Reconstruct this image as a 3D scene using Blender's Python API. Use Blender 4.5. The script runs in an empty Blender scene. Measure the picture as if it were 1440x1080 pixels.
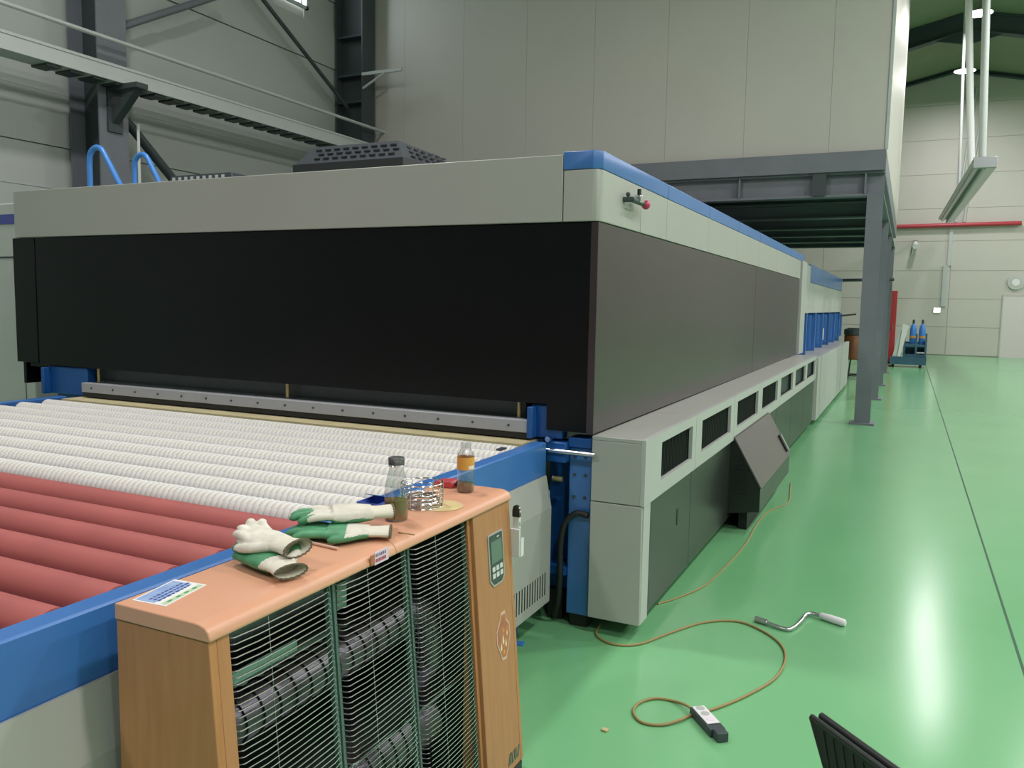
import bpy, bmesh, math, random
from mathutils import Vector, Matrix
random.seed(7)
sc = bpy.context.scene
col = sc.collection
PI = math.pi

# ------------------------------------------------------------------ camera
F_PX, YAW, PITCH, ROLL = 1153.204, -0.446578, -0.098259, 0.017366
cam = bpy.data.cameras.new('camera'); cam.sensor_fit = 'HORIZONTAL'; cam.sensor_width = 36.0
cam.lens = F_PX / 1440.0 * 36.0; cam.clip_end = 200; cam.clip_start = 0.05
co = bpy.data.objects.new('camera', cam); col.objects.link(co)
fw = Vector((math.sin(YAW) * math.cos(PITCH), math.cos(YAW) * math.cos(PITCH), math.sin(PITCH)))
rt = Vector((math.cos(YAW), -math.sin(YAW), 0)); up = rt.cross(fw)
r2 = rt * math.cos(ROLL) + up * math.sin(ROLL); u2 = -rt * math.sin(ROLL) + up * math.cos(ROLL)
m = Matrix((r2, u2, -fw)).transposed().to_4x4(); m.translation = Vector((0, 0, 1.6))
co.matrix_world = m
sc.camera = co
# ------------------------------------------------------------------ world, exposure
w = bpy.data.worlds.new('world'); sc.world = w; w.use_nodes = True
w.node_tree.nodes['Background'].inputs[0].default_value = (0.75, 0.86, 1.0, 1)
w.node_tree.nodes['Background'].inputs[1].default_value = 1.0
sc.view_settings.view_transform = 'Standard'; sc.view_settings.look = 'None'
sc.view_settings.gamma = 1.0; sc.view_settings.use_curve_mapping = False
sc.view_settings.exposure = 0.0
LAMP_W = 228.0
LAMP_COL = (1.0, 0.955, 0.95)

# ------------------------------------------------------------------ materials
MATS = {}
def mat(name, rgb, rough=0.5, metal=0.0, spec=0.5, var=0.0, vscale=6.0, stretch=(1, 1, 1), rgb2=None, bump=0.0, bscale=60.0, coat=0.0, emit=0.0):
    ma = bpy.data.materials.new(name); ma.use_nodes = True
    nt = ma.node_tree; b = nt.nodes['Principled BSDF']
    b.inputs['Base Color'].default_value = (*rgb, 1); b.inputs['Roughness'].default_value = rough
    b.inputs['Metallic'].default_value = metal; b.inputs['Specular IOR Level'].default_value = spec
    b.inputs['Coat Weight'].default_value = coat
    if emit:
        b.inputs['Emission Color'].default_value = (*rgb, 1); b.inputs['Emission Strength'].default_value = emit
    if var or rgb2:
        tc = nt.nodes.new('ShaderNodeTexCoord'); mp = nt.nodes.new('ShaderNodeMapping')
        mp.inputs['Scale'].default_value = stretch
        nz = nt.nodes.new('ShaderNodeTexNoise'); nz.inputs['Scale'].default_value = vscale; nz.inputs['Detail'].default_value = 4
        nt.links.new(tc.outputs['Object'], mp.inputs[0]); nt.links.new(mp.outputs[0], nz.inputs['Vector'])
        rp = nt.nodes.new('ShaderNodeValToRGB')
        c2 = rgb2 if rgb2 else tuple(max(0, c * (1 - var)) for c in rgb)
        rp.color_ramp.elements[0].position = 0.3; rp.color_ramp.elements[1].position = 0.7
        rp.color_ramp.elements[0].color = (*c2, 1); rp.color_ramp.elements[1].color = (*rgb, 1)
        nt.links.new(nz.outputs['Fac'], rp.inputs[0]); nt.links.new(rp.outputs[0], b.inputs['Base Color'])
    if bump:
        nz2 = nt.nodes.new('ShaderNodeTexNoise'); nz2.inputs['Scale'].default_value = bscale
        tc2 = nt.nodes.new('ShaderNodeTexCoord'); bp = nt.nodes.new('ShaderNodeBump'); bp.inputs['Strength'].default_value = bump
        nt.links.new(tc2.outputs['Object'], nz2.inputs['Vector']); nt.links.new(nz2.outputs['Fac'], bp.inputs['Height'])
        nt.links.new(bp.outputs[0], b.inputs['Normal'])
    MATS[name] = ma
    return ma
def glass(name, tint, refl=1.0, rough=0.03):
    ma = bpy.data.materials.new(name); ma.use_nodes = True; nt = ma.node_tree
    out = nt.nodes['Material Output']; nt.nodes.remove(nt.nodes['Principled BSDF'])
    tr = nt.nodes.new('ShaderNodeBsdfTransparent'); tr.inputs[0].default_value = (*tint, 1)
    gl = nt.nodes.new('ShaderNodeBsdfGlossy'); gl.inputs['Roughness'].default_value = rough
    fr = nt.nodes.new('ShaderNodeFresnel'); fr.inputs[0].default_value = 1.45
    mx = nt.nodes.new('ShaderNodeMixShader')
    ge = nt.nodes.new('ShaderNodeNewGeometry'); ma1 = nt.nodes.new('ShaderNodeMath'); ma1.operation = 'MULTIPLY_ADD'
    ma1.inputs[1].default_value = 1 / 1.45 - 1.45; ma1.inputs[2].default_value = 1.45
    nt.links.new(ge.outputs['Backfacing'], ma1.inputs[0]); nt.links.new(ma1.outputs[0], fr.inputs[0])
    ad = nt.nodes.new('ShaderNodeMath'); ad.inputs[1].default_value = .09; nt.links.new(fr.outputs[0], ad.inputs[0]); nt.links.new(ad.outputs[0], mx.inputs[0]); nt.links.new(tr.outputs[0], mx.inputs[1]); nt.links.new(gl.outputs[0], mx.inputs[2])
    nt.links.new(mx.outputs[0], out.inputs[0]); MATS[name] = ma
    return ma

mat('floor_green', (0.18, 0.455, 0.22), 0.20, spec=0.55, rgb2=(0.158, 0.43, 0.197), vscale=0.9, bump=0.012, bscale=9)
mat('joint_dark', (0.03, 0.10, 0.05), 0.7)
mat('wall_beige', (0.53, 0.52, 0.475), 0.5, var=0.05, vscale=0.7)
mat('wall_dark', (0.14, 0.15, 0.155), 0.6, var=0.1, vscale=0.6)
mat('wall_seam', (0.49, 0.48, 0.44), 0.7)
mat('wall_grey', (0.44, 0.475, 0.455), 0.55, var=0.07, vscale=0.6)
mat('roof_olive', (0.22, 0.26, 0.17), 0.7, var=0.1, vscale=0.8)
mat('steel_grey', (0.175, 0.19, 0.22), 0.45, var=0.12, vscale=3)
mat('steel_dark', (0.05, 0.065, 0.07), 0.5, var=0.15, vscale=3)
mat('rafter_dark', (0.045, 0.065, 0.075), 0.6)
mat('pale_steel', (0.50, 0.54, 0.53), 0.45, var=0.08, vscale=2)
mat('panel_grey', (0.40, 0.41, 0.38), 0.38, var=0.03, vscale=1.5)
mat('panel_light', (0.47, 0.49, 0.47), 0.4, var=0.04, vscale=2)
mat('machine_blue', (0.050, 0.18, 0.50), 0.30, spec=0.7, var=0.1, vscale=3)
mat('frame_blue', (0.012, 0.10, 0.36), 0.4, var=0.2, vscale=4)
mat('black_panel_shaded', (0.0055, 0.007, 0.008), 0.34, spec=0.2, var=0.2, vscale=2)  # furnace paint as on the dim front, its shade put into the colour
mat('black_panel_dim', (0.022, 0.026, 0.024), 0.30, spec=0.5, var=0.2, vscale=1.3)  # same dark panel; the dim, floor-reflecting look is put into the colour
mat('black_panel_lit', (0.043, 0.032, 0.033), 0.30, spec=0.6, var=0.15, vscale=1.3)  # same furnace paint, the side's brighter reflection put into a lighter colour
mat('console_grey', (0.115, 0.105, 0.10), 0.40, var=0.1, vscale=2)
mat('vent_dark', (0.012, 0.03, 0.034), 0.5)
mat('black_rubber', (0.012, 0.012, 0.013), 0.55)
mat('black_plastic', (0.018, 0.022, 0.022), 0.45)
mat('bar_grey', (0.36, 0.37, 0.40), 0.42)
mat('backing_grey', (0.08, 0.10, 0.10), 0.5)
mat('cloth_tan', (0.52, 0.46, 0.27), 0.9, var=0.15, vscale=8)
mat('roller_red', (0.44, 0.115, 0.105), 0.62, rgb2=(0.385, 0.10, 0.095), vscale=5, bump=0.05, bscale=50)
mat('rope_white', (0.74, 0.73, 0.725), 0.85, var=0.06, vscale=20)
mat('rope_gap', (0.56, 0.54, 0.43), 0.9)
mat('wood_side', (0.50, 0.235, 0.095), 0.45, rgb2=(0.43, 0.19, 0.072), vscale=9, stretch=(6, 6, 0.5))
mat('wood_front', (0.47, 0.225, 0.10), 0.45, rgb2=(0.42, 0.195, 0.085), vscale=9, stretch=(6, 6, 0.5))
mat('wood_top', (0.70, 0.37, 0.235), 0.36, rgb2=(0.67, 0.345, 0.215), vscale=3)
mat('chrome', (0.75, 0.75, 0.77), 0.16, 1.0)
mat('steel_bright', (0.55, 0.56, 0.58), 0.28, 1.0)
mat('reflector', (0.22, 0.23, 0.25), 0.22, 1.0, var=0.2, vscale=3)
mat('heat_tube', (0.16, 0.155, 0.18), 0.38, 1.0, var=0.25, vscale=12)
mat('inner_dark', (0.018, 0.02, 0.024), 0.5)
mat('green_strip', (0.09, 0.17, 0.14), 0.4)
mat('teal_bar', (0.13, 0.26, 0.20), 0.4)
mat('lcd_frame', (0.42, 0.44, 0.42), 0.4)
mat('lcd_dark', (0.045, 0.07, 0.065), 0.35)
mat('lcd_glass', (0.12, 0.19, 0.15), 0.25)
mat('button_white', (0.62, 0.66, 0.62), 0.5)
mat('white_plastic', (0.72, 0.73, 0.74), 0.4)
mat('paper_white', (0.76, 0.76, 0.74), 0.7)
mat('paper_blue', (0.20, 0.31, 0.58), 0.6, rgb2=(0.33, 0.45, 0.68), vscale=30)
mat('paper_green', (0.45, 0.60, 0.38), 0.6)
mat('ink_blue', (0.04, 0.07, 0.28), 0.6)
mat('ink_purple', (0.16, 0.07, 0.22), 0.6)
mat('ink_red', (0.45, 0.06, 0.12), 0.6)
mat('label_pink', (0.74, 0.62, 0.72), 0.6)
mat('sticker_brown', (0.36, 0.13, 0.06), 0.4, rgb2=(0.52, 0.20, 0.09), vscale=40)
mat('sticker_edge', (0.66, 0.45, 0.36), 0.5)
mat('flame_orange', (0.75, 0.30, 0.07), 0.5)
mat('flame_pale', (0.82, 0.66, 0.42), 0.5)
mat('logo_green', (0.10, 0.17, 0.12), 0.4)
mat('knit_white', (0.76, 0.74, 0.66), 0.95, rgb2=(0.58, 0.55, 0.47), vscale=22, bump=0.35, bscale=420)
mat('latex_green', (0.045, 0.22, 0.10), 0.5, rgb2=(0.10, 0.34, 0.17), vscale=25)
mat('cuff_knit', (0.70, 0.67, 0.56), 0.95, bump=0.5, bscale=500)
mat('cuff_edge', (0.14, 0.12, 0.08), 0.9)
mat('glove_inside', (0.42, 0.36, 0.28), 0.95)
glass('clear_glass', (0.86, 0.88, 0.88)); glass('clear_pet', (0.86, 0.87, 0.88), rough=0.08)
mat('tea_liquid', (0.27, 0.165, 0.045), 0.08, rgb2=(0.15, 0.115, 0.035), vscale=22)
mat('cola_liquid', (0.09, 0.03, 0.02), 0.1, rgb2=(0.30, 0.22, 0.12), vscale=55)
mat('lid_black', (0.02, 0.02, 0.022), 0.3, rgb2=(0.20, 0.20, 0.2), vscale=60)
mat('label_orange', (0.72, 0.36, 0.07), 0.5, rgb2=(0.66, 0.30, 0.05), vscale=20)
mat('box_blue', (0.08, 0.15, 0.52), 0.5)
mat('box_orange', (0.52, 0.19, 0.08), 0.55)
mat('red_plastic', (0.55, 0.06, 0.07), 0.4)
mat('mat_yellow', (0.62, 0.56, 0.22), 0.7, rgb2=(0.62, 0.42, 0.27), vscale=25)
mat('cord_tan', (0.30, 0.225, 0.085), 0.6)
mat('strip_grey', (0.045, 0.06, 0.065), 0.5)
mat('grip_white', (0.75, 0.74, 0.77), 0.5)
mat('fire_red', (0.48, 0.045, 0.05), 0.45, var=0.1)
mat('pipe_red', (0.44, 0.04, 0.06), 0.4)
mat('knob_red', (0.58, 0.05, 0.12), 0.3)
mat('drum_orange', (0.28, 0.10, 0.02), 0.5, rgb2=(0.13, 0.06, 0.025), vscale=4)
mat('cart_blue', (0.045, 0.13, 0.20), 0.45, var=0.2)
mat('bright_blue', (0.05, 0.22, 0.62), 0.4)
mat('handrail_blue', (0.06, 0.24, 0.66), 0.35)
mat('glass_pale', (0.60, 0.70, 0.66), 0.2)
mat('door_pink', (0.62, 0.59, 0.58), 0.5)
mat('stripe_blue', (0.07, 0.08, 0.33), 0.5)
mat('cabinet_pale', (0.50, 0.52, 0.50), 0.5, var=0.05)
mat('lamp_glow', (1, 1, 1), 0.5, emit=14.0)
mat('small_glow', (1, 0.98, 0.95), 0.5, emit=4.0)
mat('sky_pane', (0.85, 0.93, 1.0), 0.3, emit=12.0)
mat('lamp_shell', (0.35, 0.37, 0.38), 0.35, 0.6)
mat('cowl_grey', (0.055, 0.065, 0.08), 0.5)
mat('brass', (0.45, 0.36, 0.18), 0.35, 0.8)
mat('label_tan', (0.62, 0.40, 0.31), 0.6)
mat('chip_tan', (0.50, 0.42, 0.22), 0.8)

# ------------------------------------------------------------------ mesh builder
class MB:
    def __init__(s): s.v = []; s.f = []; s.mi = []
    def add(s, vs, fs, k=0):
        o = len(s.v); s.v += [tuple(p) for p in vs]
        for f in fs: s.f.append(tuple(i + o for i in f)); s.mi.append(k)
        return s
    def box(s, x0, x1, y0, y1, z0, z1, k=0):
        return s.add([(x0, y0, z0), (x1, y0, z0), (x1, y1, z0), (x0, y1, z0), (x0, y0, z1), (x1, y0, z1), (x1, y1, z1), (x0, y1, z1)],
                     [(0, 3, 2, 1), (4, 5, 6, 7), (0, 1, 5, 4), (1, 2, 6, 5), (2, 3, 7, 6), (3, 0, 4, 7)], k)
    def prism(s, poly, ax, a, b, k=0):
        """poly in the two other axes (cyclic order kept), extruded from a to b along ax"""
        def P(u, v, t):
            return {'x': (t, u, v), 'y': (u, t, v), 'z': (u, v, t)}[ax]
        n = len(poly)
        vs = [P(u, v, a) for u, v in poly] + [P(u, v, b) for u, v in poly]
        fs = [tuple(range(n)), tuple(range(2 * n - 1, n - 1, -1))]
        fs += [(i, i + n, (i + 1) % n + n, (i + 1) % n) for i in range(n)]
        return s.add(vs, fs, k)
    def tube(s, pts, r, n=8, k=0, closed=False, cap=True, flat=None):
        pts = [Vector(p) for p in pts]; N = len(pts); rr = r if isinstance(r, (list, tuple)) else [r] * N
        vs = []; prev = None
        for i in range(N):
            if closed: d = pts[(i + 1) % N] - pts[i - 1]
            else: d = pts[min(i + 1, N - 1)] - pts[max(i - 1, 0)]
            d.normalize()
            a = prev if prev is not None else (Vector((0, 0, 1)) if abs(d.z) < 0.9 else Vector((1, 0, 0)))
            a = a - d * a.dot(d)
            if a.length < 1e-5: a = Vector((1, 0, 0)) - d * d.x
            a.normalize(); prev = a; b = d.cross(a)
            for j in range(n):
                t = 2 * PI * j / n + PI / n
                vs.append(pts[i] + (a * math.cos(t) * (flat or 1) + b * math.sin(t)) * rr[i])
        fs = []
        for i in range(N if closed else N - 1):
            for j in range(n):
                i2 = (i + 1) % N
                fs.append((i * n + j, i * n + (j + 1) % n, i2 * n + (j + 1) % n, i2 * n + j))
        if cap and not closed: fs += [tuple(range(n - 1, -1, -1)), tuple((N - 1) * n + j for j in range(n))]
        return s.add(vs, fs, k)
    def lathe(s, prof, c, n=20, k=0, cap=True):
        vs = []; N = len(prof)
        for r, z in prof:
            for j in range(n): t = 2 * PI * j / n; vs.append((c[0] + r * math.cos(t), c[1] + r * math.sin(t), c[2] + z))
        fs = [(i * n + j, i * n + (j + 1) % n, (i + 1) * n + (j + 1) % n, (i + 1) * n + j) for i in range(N - 1) for j in range(n)]
        if cap: fs += [tuple(range(n - 1, -1, -1)), tuple((N - 1) * n + j for j in range(n))]
        return s.add(vs, fs, k)
    def ball(s, c, r, k=0, n=10):
        prof = [(r * math.sin(PI * i / 8) + 1e-4, -r * math.cos(PI * i / 8)) for i in range(9)]
        return s.lathe(prof, c, n, k)
    def build(s, name, mats, parent=None, bevel=0.0, smooth=False, seg=2):
        """one mesh object; a child keeps the thing's base as origin, a top-level mesh gets its own base"""
        if parent is not None:
            q = parent; L = Vector((0, 0, 0))
            while q is not None: L += q.location; q = q.parent
        else:
            xs, ys, zs = zip(*s.v); L = Vector(((min(xs) + max(xs)) / 2, (min(ys) + max(ys)) / 2, min(zs)))
        me = bpy.data.meshes.new(name)
        me.from_pydata([(x - L.x, y - L.y, z - L.z) for x, y, z in s.v], [], s.f)
        if isinstance(mats, str): mats = [mats]
        for mm in mats: me.materials.append(MATS[mm])
        for p, k in zip(me.polygons, s.mi): p.material_index = k; p.use_smooth = smooth
        bm = bmesh.new(); bm.from_mesh(me); bmesh.ops.recalc_face_normals(bm, faces=bm.faces); bm.to_mesh(me); bm.free()
        o = bpy.data.objects.new(name, me); col.objects.link(o)
        if parent is not None: o.parent = parent
        else: o.location = L
        if bevel:
            bv = o.modifiers.new('bevel', 'BEVEL'); bv.width = bevel; bv.segments = seg; bv.limit_method = 'ANGLE'
            if smooth is False and seg > 1:
                for p in me.polygons: p.use_smooth = True
                me.set_sharp_from_angle(angle=math.radians(50))
        elif smooth:
            me.set_sharp_from_angle(angle=math.radians(50))
        return o
def tag(o, label, cat, group=None):
    o['label'] = label; o['category'] = cat
    if group: o['group'] = group
    return o
def thing(name, label, cat, loc, group=None):
    o = bpy.data.objects.new(name, None); col.objects.link(o); o.location = loc; o.empty_display_size = 0.1
    return tag(o, label, cat, group)
def struct(o): o['kind'] = 'structure'; return o
def box(name, ma, parent, *a, bevel=0.0, seg=2): return MB().box(*a).build(name, ma, parent, bevel, seg=seg)
def sub(o, parent, loc=(0, 0, 0)):
    """copy of one part (shared mesh) under parent, moved by loc"""
    c = o.copy(); col.objects.link(c); c.parent = parent; c.location = loc
    return c
def smooth_path(pts, n=8):
    P = [Vector(p) for p in pts]; out = []
    for i in range(len(P) - 1):
        p0 = P[max(i - 1, 0)]; p1 = P[i]; p2 = P[i + 1]; p3 = P[min(i + 2, len(P) - 1)]
        for j in range(n):
            t = j / n
            out.append(0.5 * ((2 * p1) + (p2 - p0) * t + (2 * p0 - 5 * p1 + 4 * p2 - p3) * t * t + (3 * p1 - p0 - 3 * p2 + p3) * t ** 3))
    out.append(P[-1]); return out

# ================================================================== THE SETTING
XL, XR, YB, YF = -9.3, 11.0, 33.4, -7.0          # left wall, right wall, back wall, wall behind the camera
RX, RZ, EZ = 1.1, 10.0, 7.7                      # ridge position, ridge height, eave height
def roof_z(x): return RZ - (RZ - EZ) * abs(x - RX) / (RX - XL)
fl = struct(MB().box(XL, XR, YF, YB, -0.2, 0.0).build('floor', 'floor_green'))
mb = MB().box(0.555, 0.567, YF + .2, 30.0, 0.0, 0.0012)
mb.build('expansion_joint', 'joint_dark', fl)
MB().box(XL + .2, XR - .2, 26.0, 26.012, 0.0, 0.001).build('expansion_joint', 'joint_dark', fl)
# roof
ce = struct(MB().prism([(XL, EZ), (RX, RZ), (XR, roof_z(XR)), (XR, roof_z(XR) + .15), (RX, RZ + .15), (XL, EZ + .15)], 'y', YF, YB).build('ceiling', 'roof_olive'))
# rafters
def rafter(y, d, label, w=0.22):
    t = thing('roof_rafter', label, 'rafter', (RX, y, RZ - d - .05), 'steel roof rafters')
    for a, b in ((XL + .25, RX), (RX, XR - .25)):
        za, zb = roof_z(a) - .02, roof_z(b) - .02
        h = .06
        da, db = (d, d * .8) if a < 0.5 else (d * .8, d)
        MB().prism([(a, za), (b, zb), (b, zb - db), (a, za - da)], 'y', y - .01, y + .01).build('web', 'rafter_dark', t)
        MB().prism([(a, za - da), (b, zb - db), (b, zb - db - .03), (a, za - da - .03)], 'y', y - w / 2, y + w / 2).build('flange', 'rafter_dark', t)
        MB().prism([(a, za), (b, zb), (b, zb - .03), (a, za - .03)], 'y', y - w / 2, y + w / 2).build('flange', 'rafter_dark', t)
    if d > .3: MB().prism([(RX - .9, roof_z(RX - .9) - d * .8 - .03), (RX, RZ - d * .8 - .05), (RX + .9, roof_z(RX + .9) - d * .8 - .03), (RX, RZ - d * .8 - .42)], 'y', y - .03, y + .03).build('gusset', 'rafter_dark', t)
rafter(27.2, .60, 'dark steel roof rafter carrying the nearer round ceiling lamp', .3)
rafter(33.2, .10, 'thin dark rafter along the top of the far end wall')
rafter(8.0, .62, 'dark steel roof rafter above the black panelled furnace')
# walls -- back wall of horizontal sandwich panels
wb = struct(MB().box(XL, XR, YB, YB + .2, 0, 10.3).build('wall_back', 'wall_seam'))
for cx0, cx1 in ((-9.3, -3.0), (-3.0, 1.28), (1.29, 6.0), (6.0, 11.0)):
    z = 0.02
    for hgt in (1.0, 1.0, 1.0, 1.05, 1.15, 1.2, 1.2, 1.2, 1.2):
        z1 = min(z + hgt, 9.9)
        MB().box(cx0 + .006, cx1 - .006, YB - .03, YB, z + .005, z1 - .005).build('wall_panel', 'wall_beige', wb)
        z += hgt
wl = struct(MB().box(XL - .2, XL, YF, YB, 0, 7.75).build('wall_left', 'wall_seam'))
WIN = (10.45, 11.18, 6.42, 7.3)
z = 0.0; k = 0
for hgt in [0.62, 0.5] * 6 + [0.62]:
    off = 0.05 if k % 2 == 0 else 0.025
    if z + hgt > 6.4 and z < 7.3:
        MB().box(XL, XL + off, YF, WIN[0], z + .006, z + hgt - .004).build('wall_panel', 'wall_grey', wl)
        MB().box(XL, XL + off, WIN[1], YB - .03, z + .006, z + hgt - .004).build('wall_panel', 'wall_grey', wl)
    else:
        MB().box(XL, XL + off, YF, YB - .03, z + .006, z + hgt - .004).build('wall_panel', 'wall_grey', wl)
    z += hgt; k += 1
wr = struct(MB().box(XR, XR + .2, YF, YB, 0, 7.75).build('wall_right', 'wall_beige'))
wf = struct(MB().box(XL, XR, YF - .2, YF, 0, 10.9).build('wall_front', 'wall_dark'))
# high window in the left wall
wn = struct(MB().box(XL + .01, XL + .02, WIN[0], WIN[1], WIN[2], WIN[3]).build('window_1', 'sky_pane'))
f = MB()
f.box(XL + .02, XL + .07, WIN[0] - .05, WIN[0], WIN[2] - .05, WIN[3]); f.box(XL + .02, XL + .07, WIN[1], WIN[1] + .05, WIN[2] - .05, WIN[3])
f.box(XL + .02, XL + .07, WIN[0] - .05, WIN[1] + .05, WIN[2] - .05, WIN[2]); f.box(XL + .02, XL + .07, WIN[1] - .14, WIN[1] - .10, WIN[2], WIN[3])
f.build('window_frame', 'pale_steel', wn)
# partition of the upper room standing on the steel platform
PY0, PY1, PX, PZ = 12.36, 23.6, -0.385, 3.74
pw = struct(MB().prism([(XL + .05, PZ), (PX - .04, PZ), (PX - .04, roof_z(PX) - .02), (XL + .05, roof_z(XL) - .02)], 'y', PY0 + .05, PY0 + .09).build('wall_upper_room', 'wall_seam'))
x = XL + .06
while x < PX - .1:
    x1 = min(x + 1.16, PX)
    if PX - x1 < .3 and x1 < PX: x1 = PX - .19
    MB().prism([(x + .0015, PZ + .01), (x1 - .0015, PZ + .01), (x1 - .0015, roof_z(x1) - .06), (x + .0015, roof_z(x) - .06)], 'y', PY0, PY0 + .05).build('wall_panel', 'wall_beige', pw)
    x = x1
ps = struct(MB().box(PX - .04, PX - .02, PY0 + .09, PY1, PZ, roof_z(PX) - .1).build('wall_upper_room_side', 'wall_seam'))
y = PY0 + .001
while y < PY1 - .05:
    y1 = min(y + 1.16, PY1)
    MB().box(PX - .02, PX, y + .003, y1 - .003, PZ + .01, roof_z(PX) - .1).build('wall_panel', 'wall_beige', ps)
    y = y1
MB().box(PX - .02, PX + .02, PY0 - .02, PY0, PZ + .01, roof_z(PX) - .1).build('corner_trim', 'pale_steel', pw)

# ------------------------------------------------------------------ steel columns on the left wall
def hcol(name, label, x, y, z0, z1, wx, wy, group=None, ma='steel_grey', ma2=None, plate=True, along='y'):
    t = thing(name, label, 'column', (x, y, z0), group)
    if along == 'y':       # flanges are planes facing +-x
        box('flange', ma, t, x - wx / 2, x - wx / 2 + .02, y - wy / 2, y + wy / 2, z0, z1)
        box('flange', ma, t, x + wx / 2 - .02, x + wx / 2, y - wy / 2, y + wy / 2, z0, z1)
        box('web', ma2 or ma, t, x - wx / 2 + .02, x + wx / 2 - .02, y - .008, y + .008, z0, z1)
    else:                  # flanges face +-y
        box('flange', ma, t, x - wx / 2, x + wx / 2, y - wy / 2, y - wy / 2 + .02, z0, z1)
        box('flange', ma, t, x - wx / 2, x + wx / 2, y + wy / 2 - .02, y + wy / 2, z0, z1)
        box('web', ma2 or ma, t, x - .008, x + .008, y - wy / 2 + .02, y + wy / 2 - .02, z0, z1)
    if plate: box('base_plate', ma, t, x - wx / 2 - .06, x + wx / 2 + .06, y - wy / 2 - .05, y + wy / 2 + .05, z0, z0 + .03)
    return t
c1 = hcol('wall_column', 'tall grey steel wall column behind the blue ladder loops', -8.95, 7.0, 0, 7.75, .52, .40, 'wall columns', 'steel_grey', 'steel_dark')
c2 = hcol('wall_column', 'tall dark steel wall column in the corner beside the beige partition', -8.93, 12.1, 0, 7.75, .56, .36, 'wall columns', 'steel_dark')
for z in (5.0, 5.45, 6.1): box('stiffener', 'rafter_dark', c2, -9.18, -8.67, 11.93, 12.09, z, z + .03)
# crane runway beam
t = thing('runway_beam', 'pale grey crane runway beam running along the left wall', 'beam', (-8.55, 3, 4.08))
box('flange', 'pale_steel', t, -8.72, -8.42, -3.0, 12.3, 4.24, 4.27); box('flange', 'pale_steel', t, -8.72, -8.42, -3.0, 12.3, 4.08, 4.10)
box('web', 'pale_steel', t, -8.45, -8.43, -3.0, 12.3, 4.10, 4.24)
box('rail', 'steel_dark', t, -8.60, -8.54, 7.7, 12.3, 4.27, 4.31)
for i in range(22):
    y = 6.0 + i * .28
    box('rung', 'steel_dark', t, -8.72, -8.46, y, y + .17, 4.055, 4.08)
MB().tube([(-8.5, -3, 4.56), (-8.5, 12.6, 4.56)], .025, 8).build('conduit_pipe', 'pale_steel').location
tag(bpy.data.objects['conduit_pipe'], 'thin pale pipe running above the crane runway beam', 'pipe')
t = thing('beam_bracket', 'dark steel bracket holding the runway beam on the wall column', 'bracket', (-8.6, 7.0, 3.75))
box('arm', 'steel_dark', t, -8.69, -8.2, 6.92, 7.08, 4.02, 4.08)
MB().prism([(-8.69, 3.62), (-8.24, 4.02), (-8.34, 4.02), (-8.69, 3.74)], 'y', 6.95, 7.05).build('knee_brace', 'steel_dark', t)
box('plate', 'steel_dark', t, -8.69, -8.66, 6.9, 7.1, 3.55, 4.05)
def brace(a, b, label, r=.05, ma='steel_dark'):
    tag(MB().tube([a, b], r, 8).build('diagonal_brace', ma, smooth=True), label, 'brace', 'wall braces')
brace((-8.9, 7.22, 3.88), (-8.9, 8.75, 2.55), 'dark diagonal wall brace going down behind the ladder loops', .06)
brace((-8.95, 9.3, 6.35), (-8.95, 11.9, 4.92), 'thin dark diagonal wall brace below the high window', .035)
brace((-9.0, 7.25, 4.85), (-9.0, 8.95, 5.8), 'faint grey diagonal wall brace rising from the wall column', .05, 'steel_grey')
tag(MB().tube([(-8.62, 7.28, 0.0), (-8.62, 7.28, 3.7)], .018, 6).build('white_conduit', 'white_plastic'), 'thin white vertical conduit on the wall column', 'conduit')
t = thing('shelf_bracket', 'small pale steel bracket on the corner column', 'bracket', (-8.4, 11.9, 5.3))
box('arm', 'pale_steel', t, -8.65, -7.85, 11.9, 11.94, 5.43, 5.48)
MB().tube([(-8.64, 11.92, 5.22), (-8.2, 11.92, 5.43)], .02, 6).build('strut', 'pale_steel', t)

# ------------------------------------------------------------------ steel platform (mezzanine)
t = thing('steel_platform', 'grey steel mezzanine platform carrying the upper beige room', 'platform', (-4.5, 12.4, 3.1))
def ibeam(name, parent, x0, x1, y0, y1, z0, z1, ax, ma='steel_grey', fw_=.24):
    if ax == 'x':
        yc = (y0 + y1) / 2
        box('flange', ma, parent, x0, x1, y0, y1, z1 - .03, z1); box('flange', ma, parent, x0, x1, y0, y1, z0, z0 + .03)
        box('web', ma, parent, x0, x1, yc - .01, yc + .01, z0 + .03, z1 - .03)
    else:
        xc = (x0 + x1) / 2
        box('flange', ma, parent, x0, x1, y0, y1, z1 - .03, z1); box('flange', ma, parent, x0, x1, y0, y1, z0, z0 + .03)
        box('web', ma, parent, xc - .01, xc + .01, y0, y1, z0 + .03, z1 - .03)
box('edge_channel', 'steel_grey', t, -8.6, PX, PY0 - .10, PY0 - .06, 3.47, 3.735)
box('edge_channel', 'steel_grey', t, -8.6, PX, PY0 - .06, PY0 + .1, 3.70, 3.735)
ibeam('front_beam', t, -8.6, PX, 12.32, 12.52, 3.14, 3.47, 'x')
for x in (-.62, -2.3, -4.0, -5.7): box('stiffener', 'steel_grey', t, x - .01, x + .01, 12.30, 12.41, 3.17, 3.44)
ibeam('side_beam', t, -.60, PX - .0, 12.54, PY1, 3.14, 3.47, 'y')
box('edge_channel', 'steel_grey', t, PX - .04, PX, PY0 + .12, PY1, 3.48, 3.735)
for y in (15.9, 18.0, 19.8, 21.6, 23.4): ibeam('cross_beam', t, -8.6, -.62, y - .1, y + .1, 3.2, 3.47, 'x', 'steel_grey')
box('deck', 'steel_dark', t, -8.6, PX - .05, PY0 + .12, PY1, 3.50, 3.68)
box('nameplate', 'steel_dark', t, -1.30, -1.12, 12.28, 12.30, 3.16, 3.47)
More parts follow.
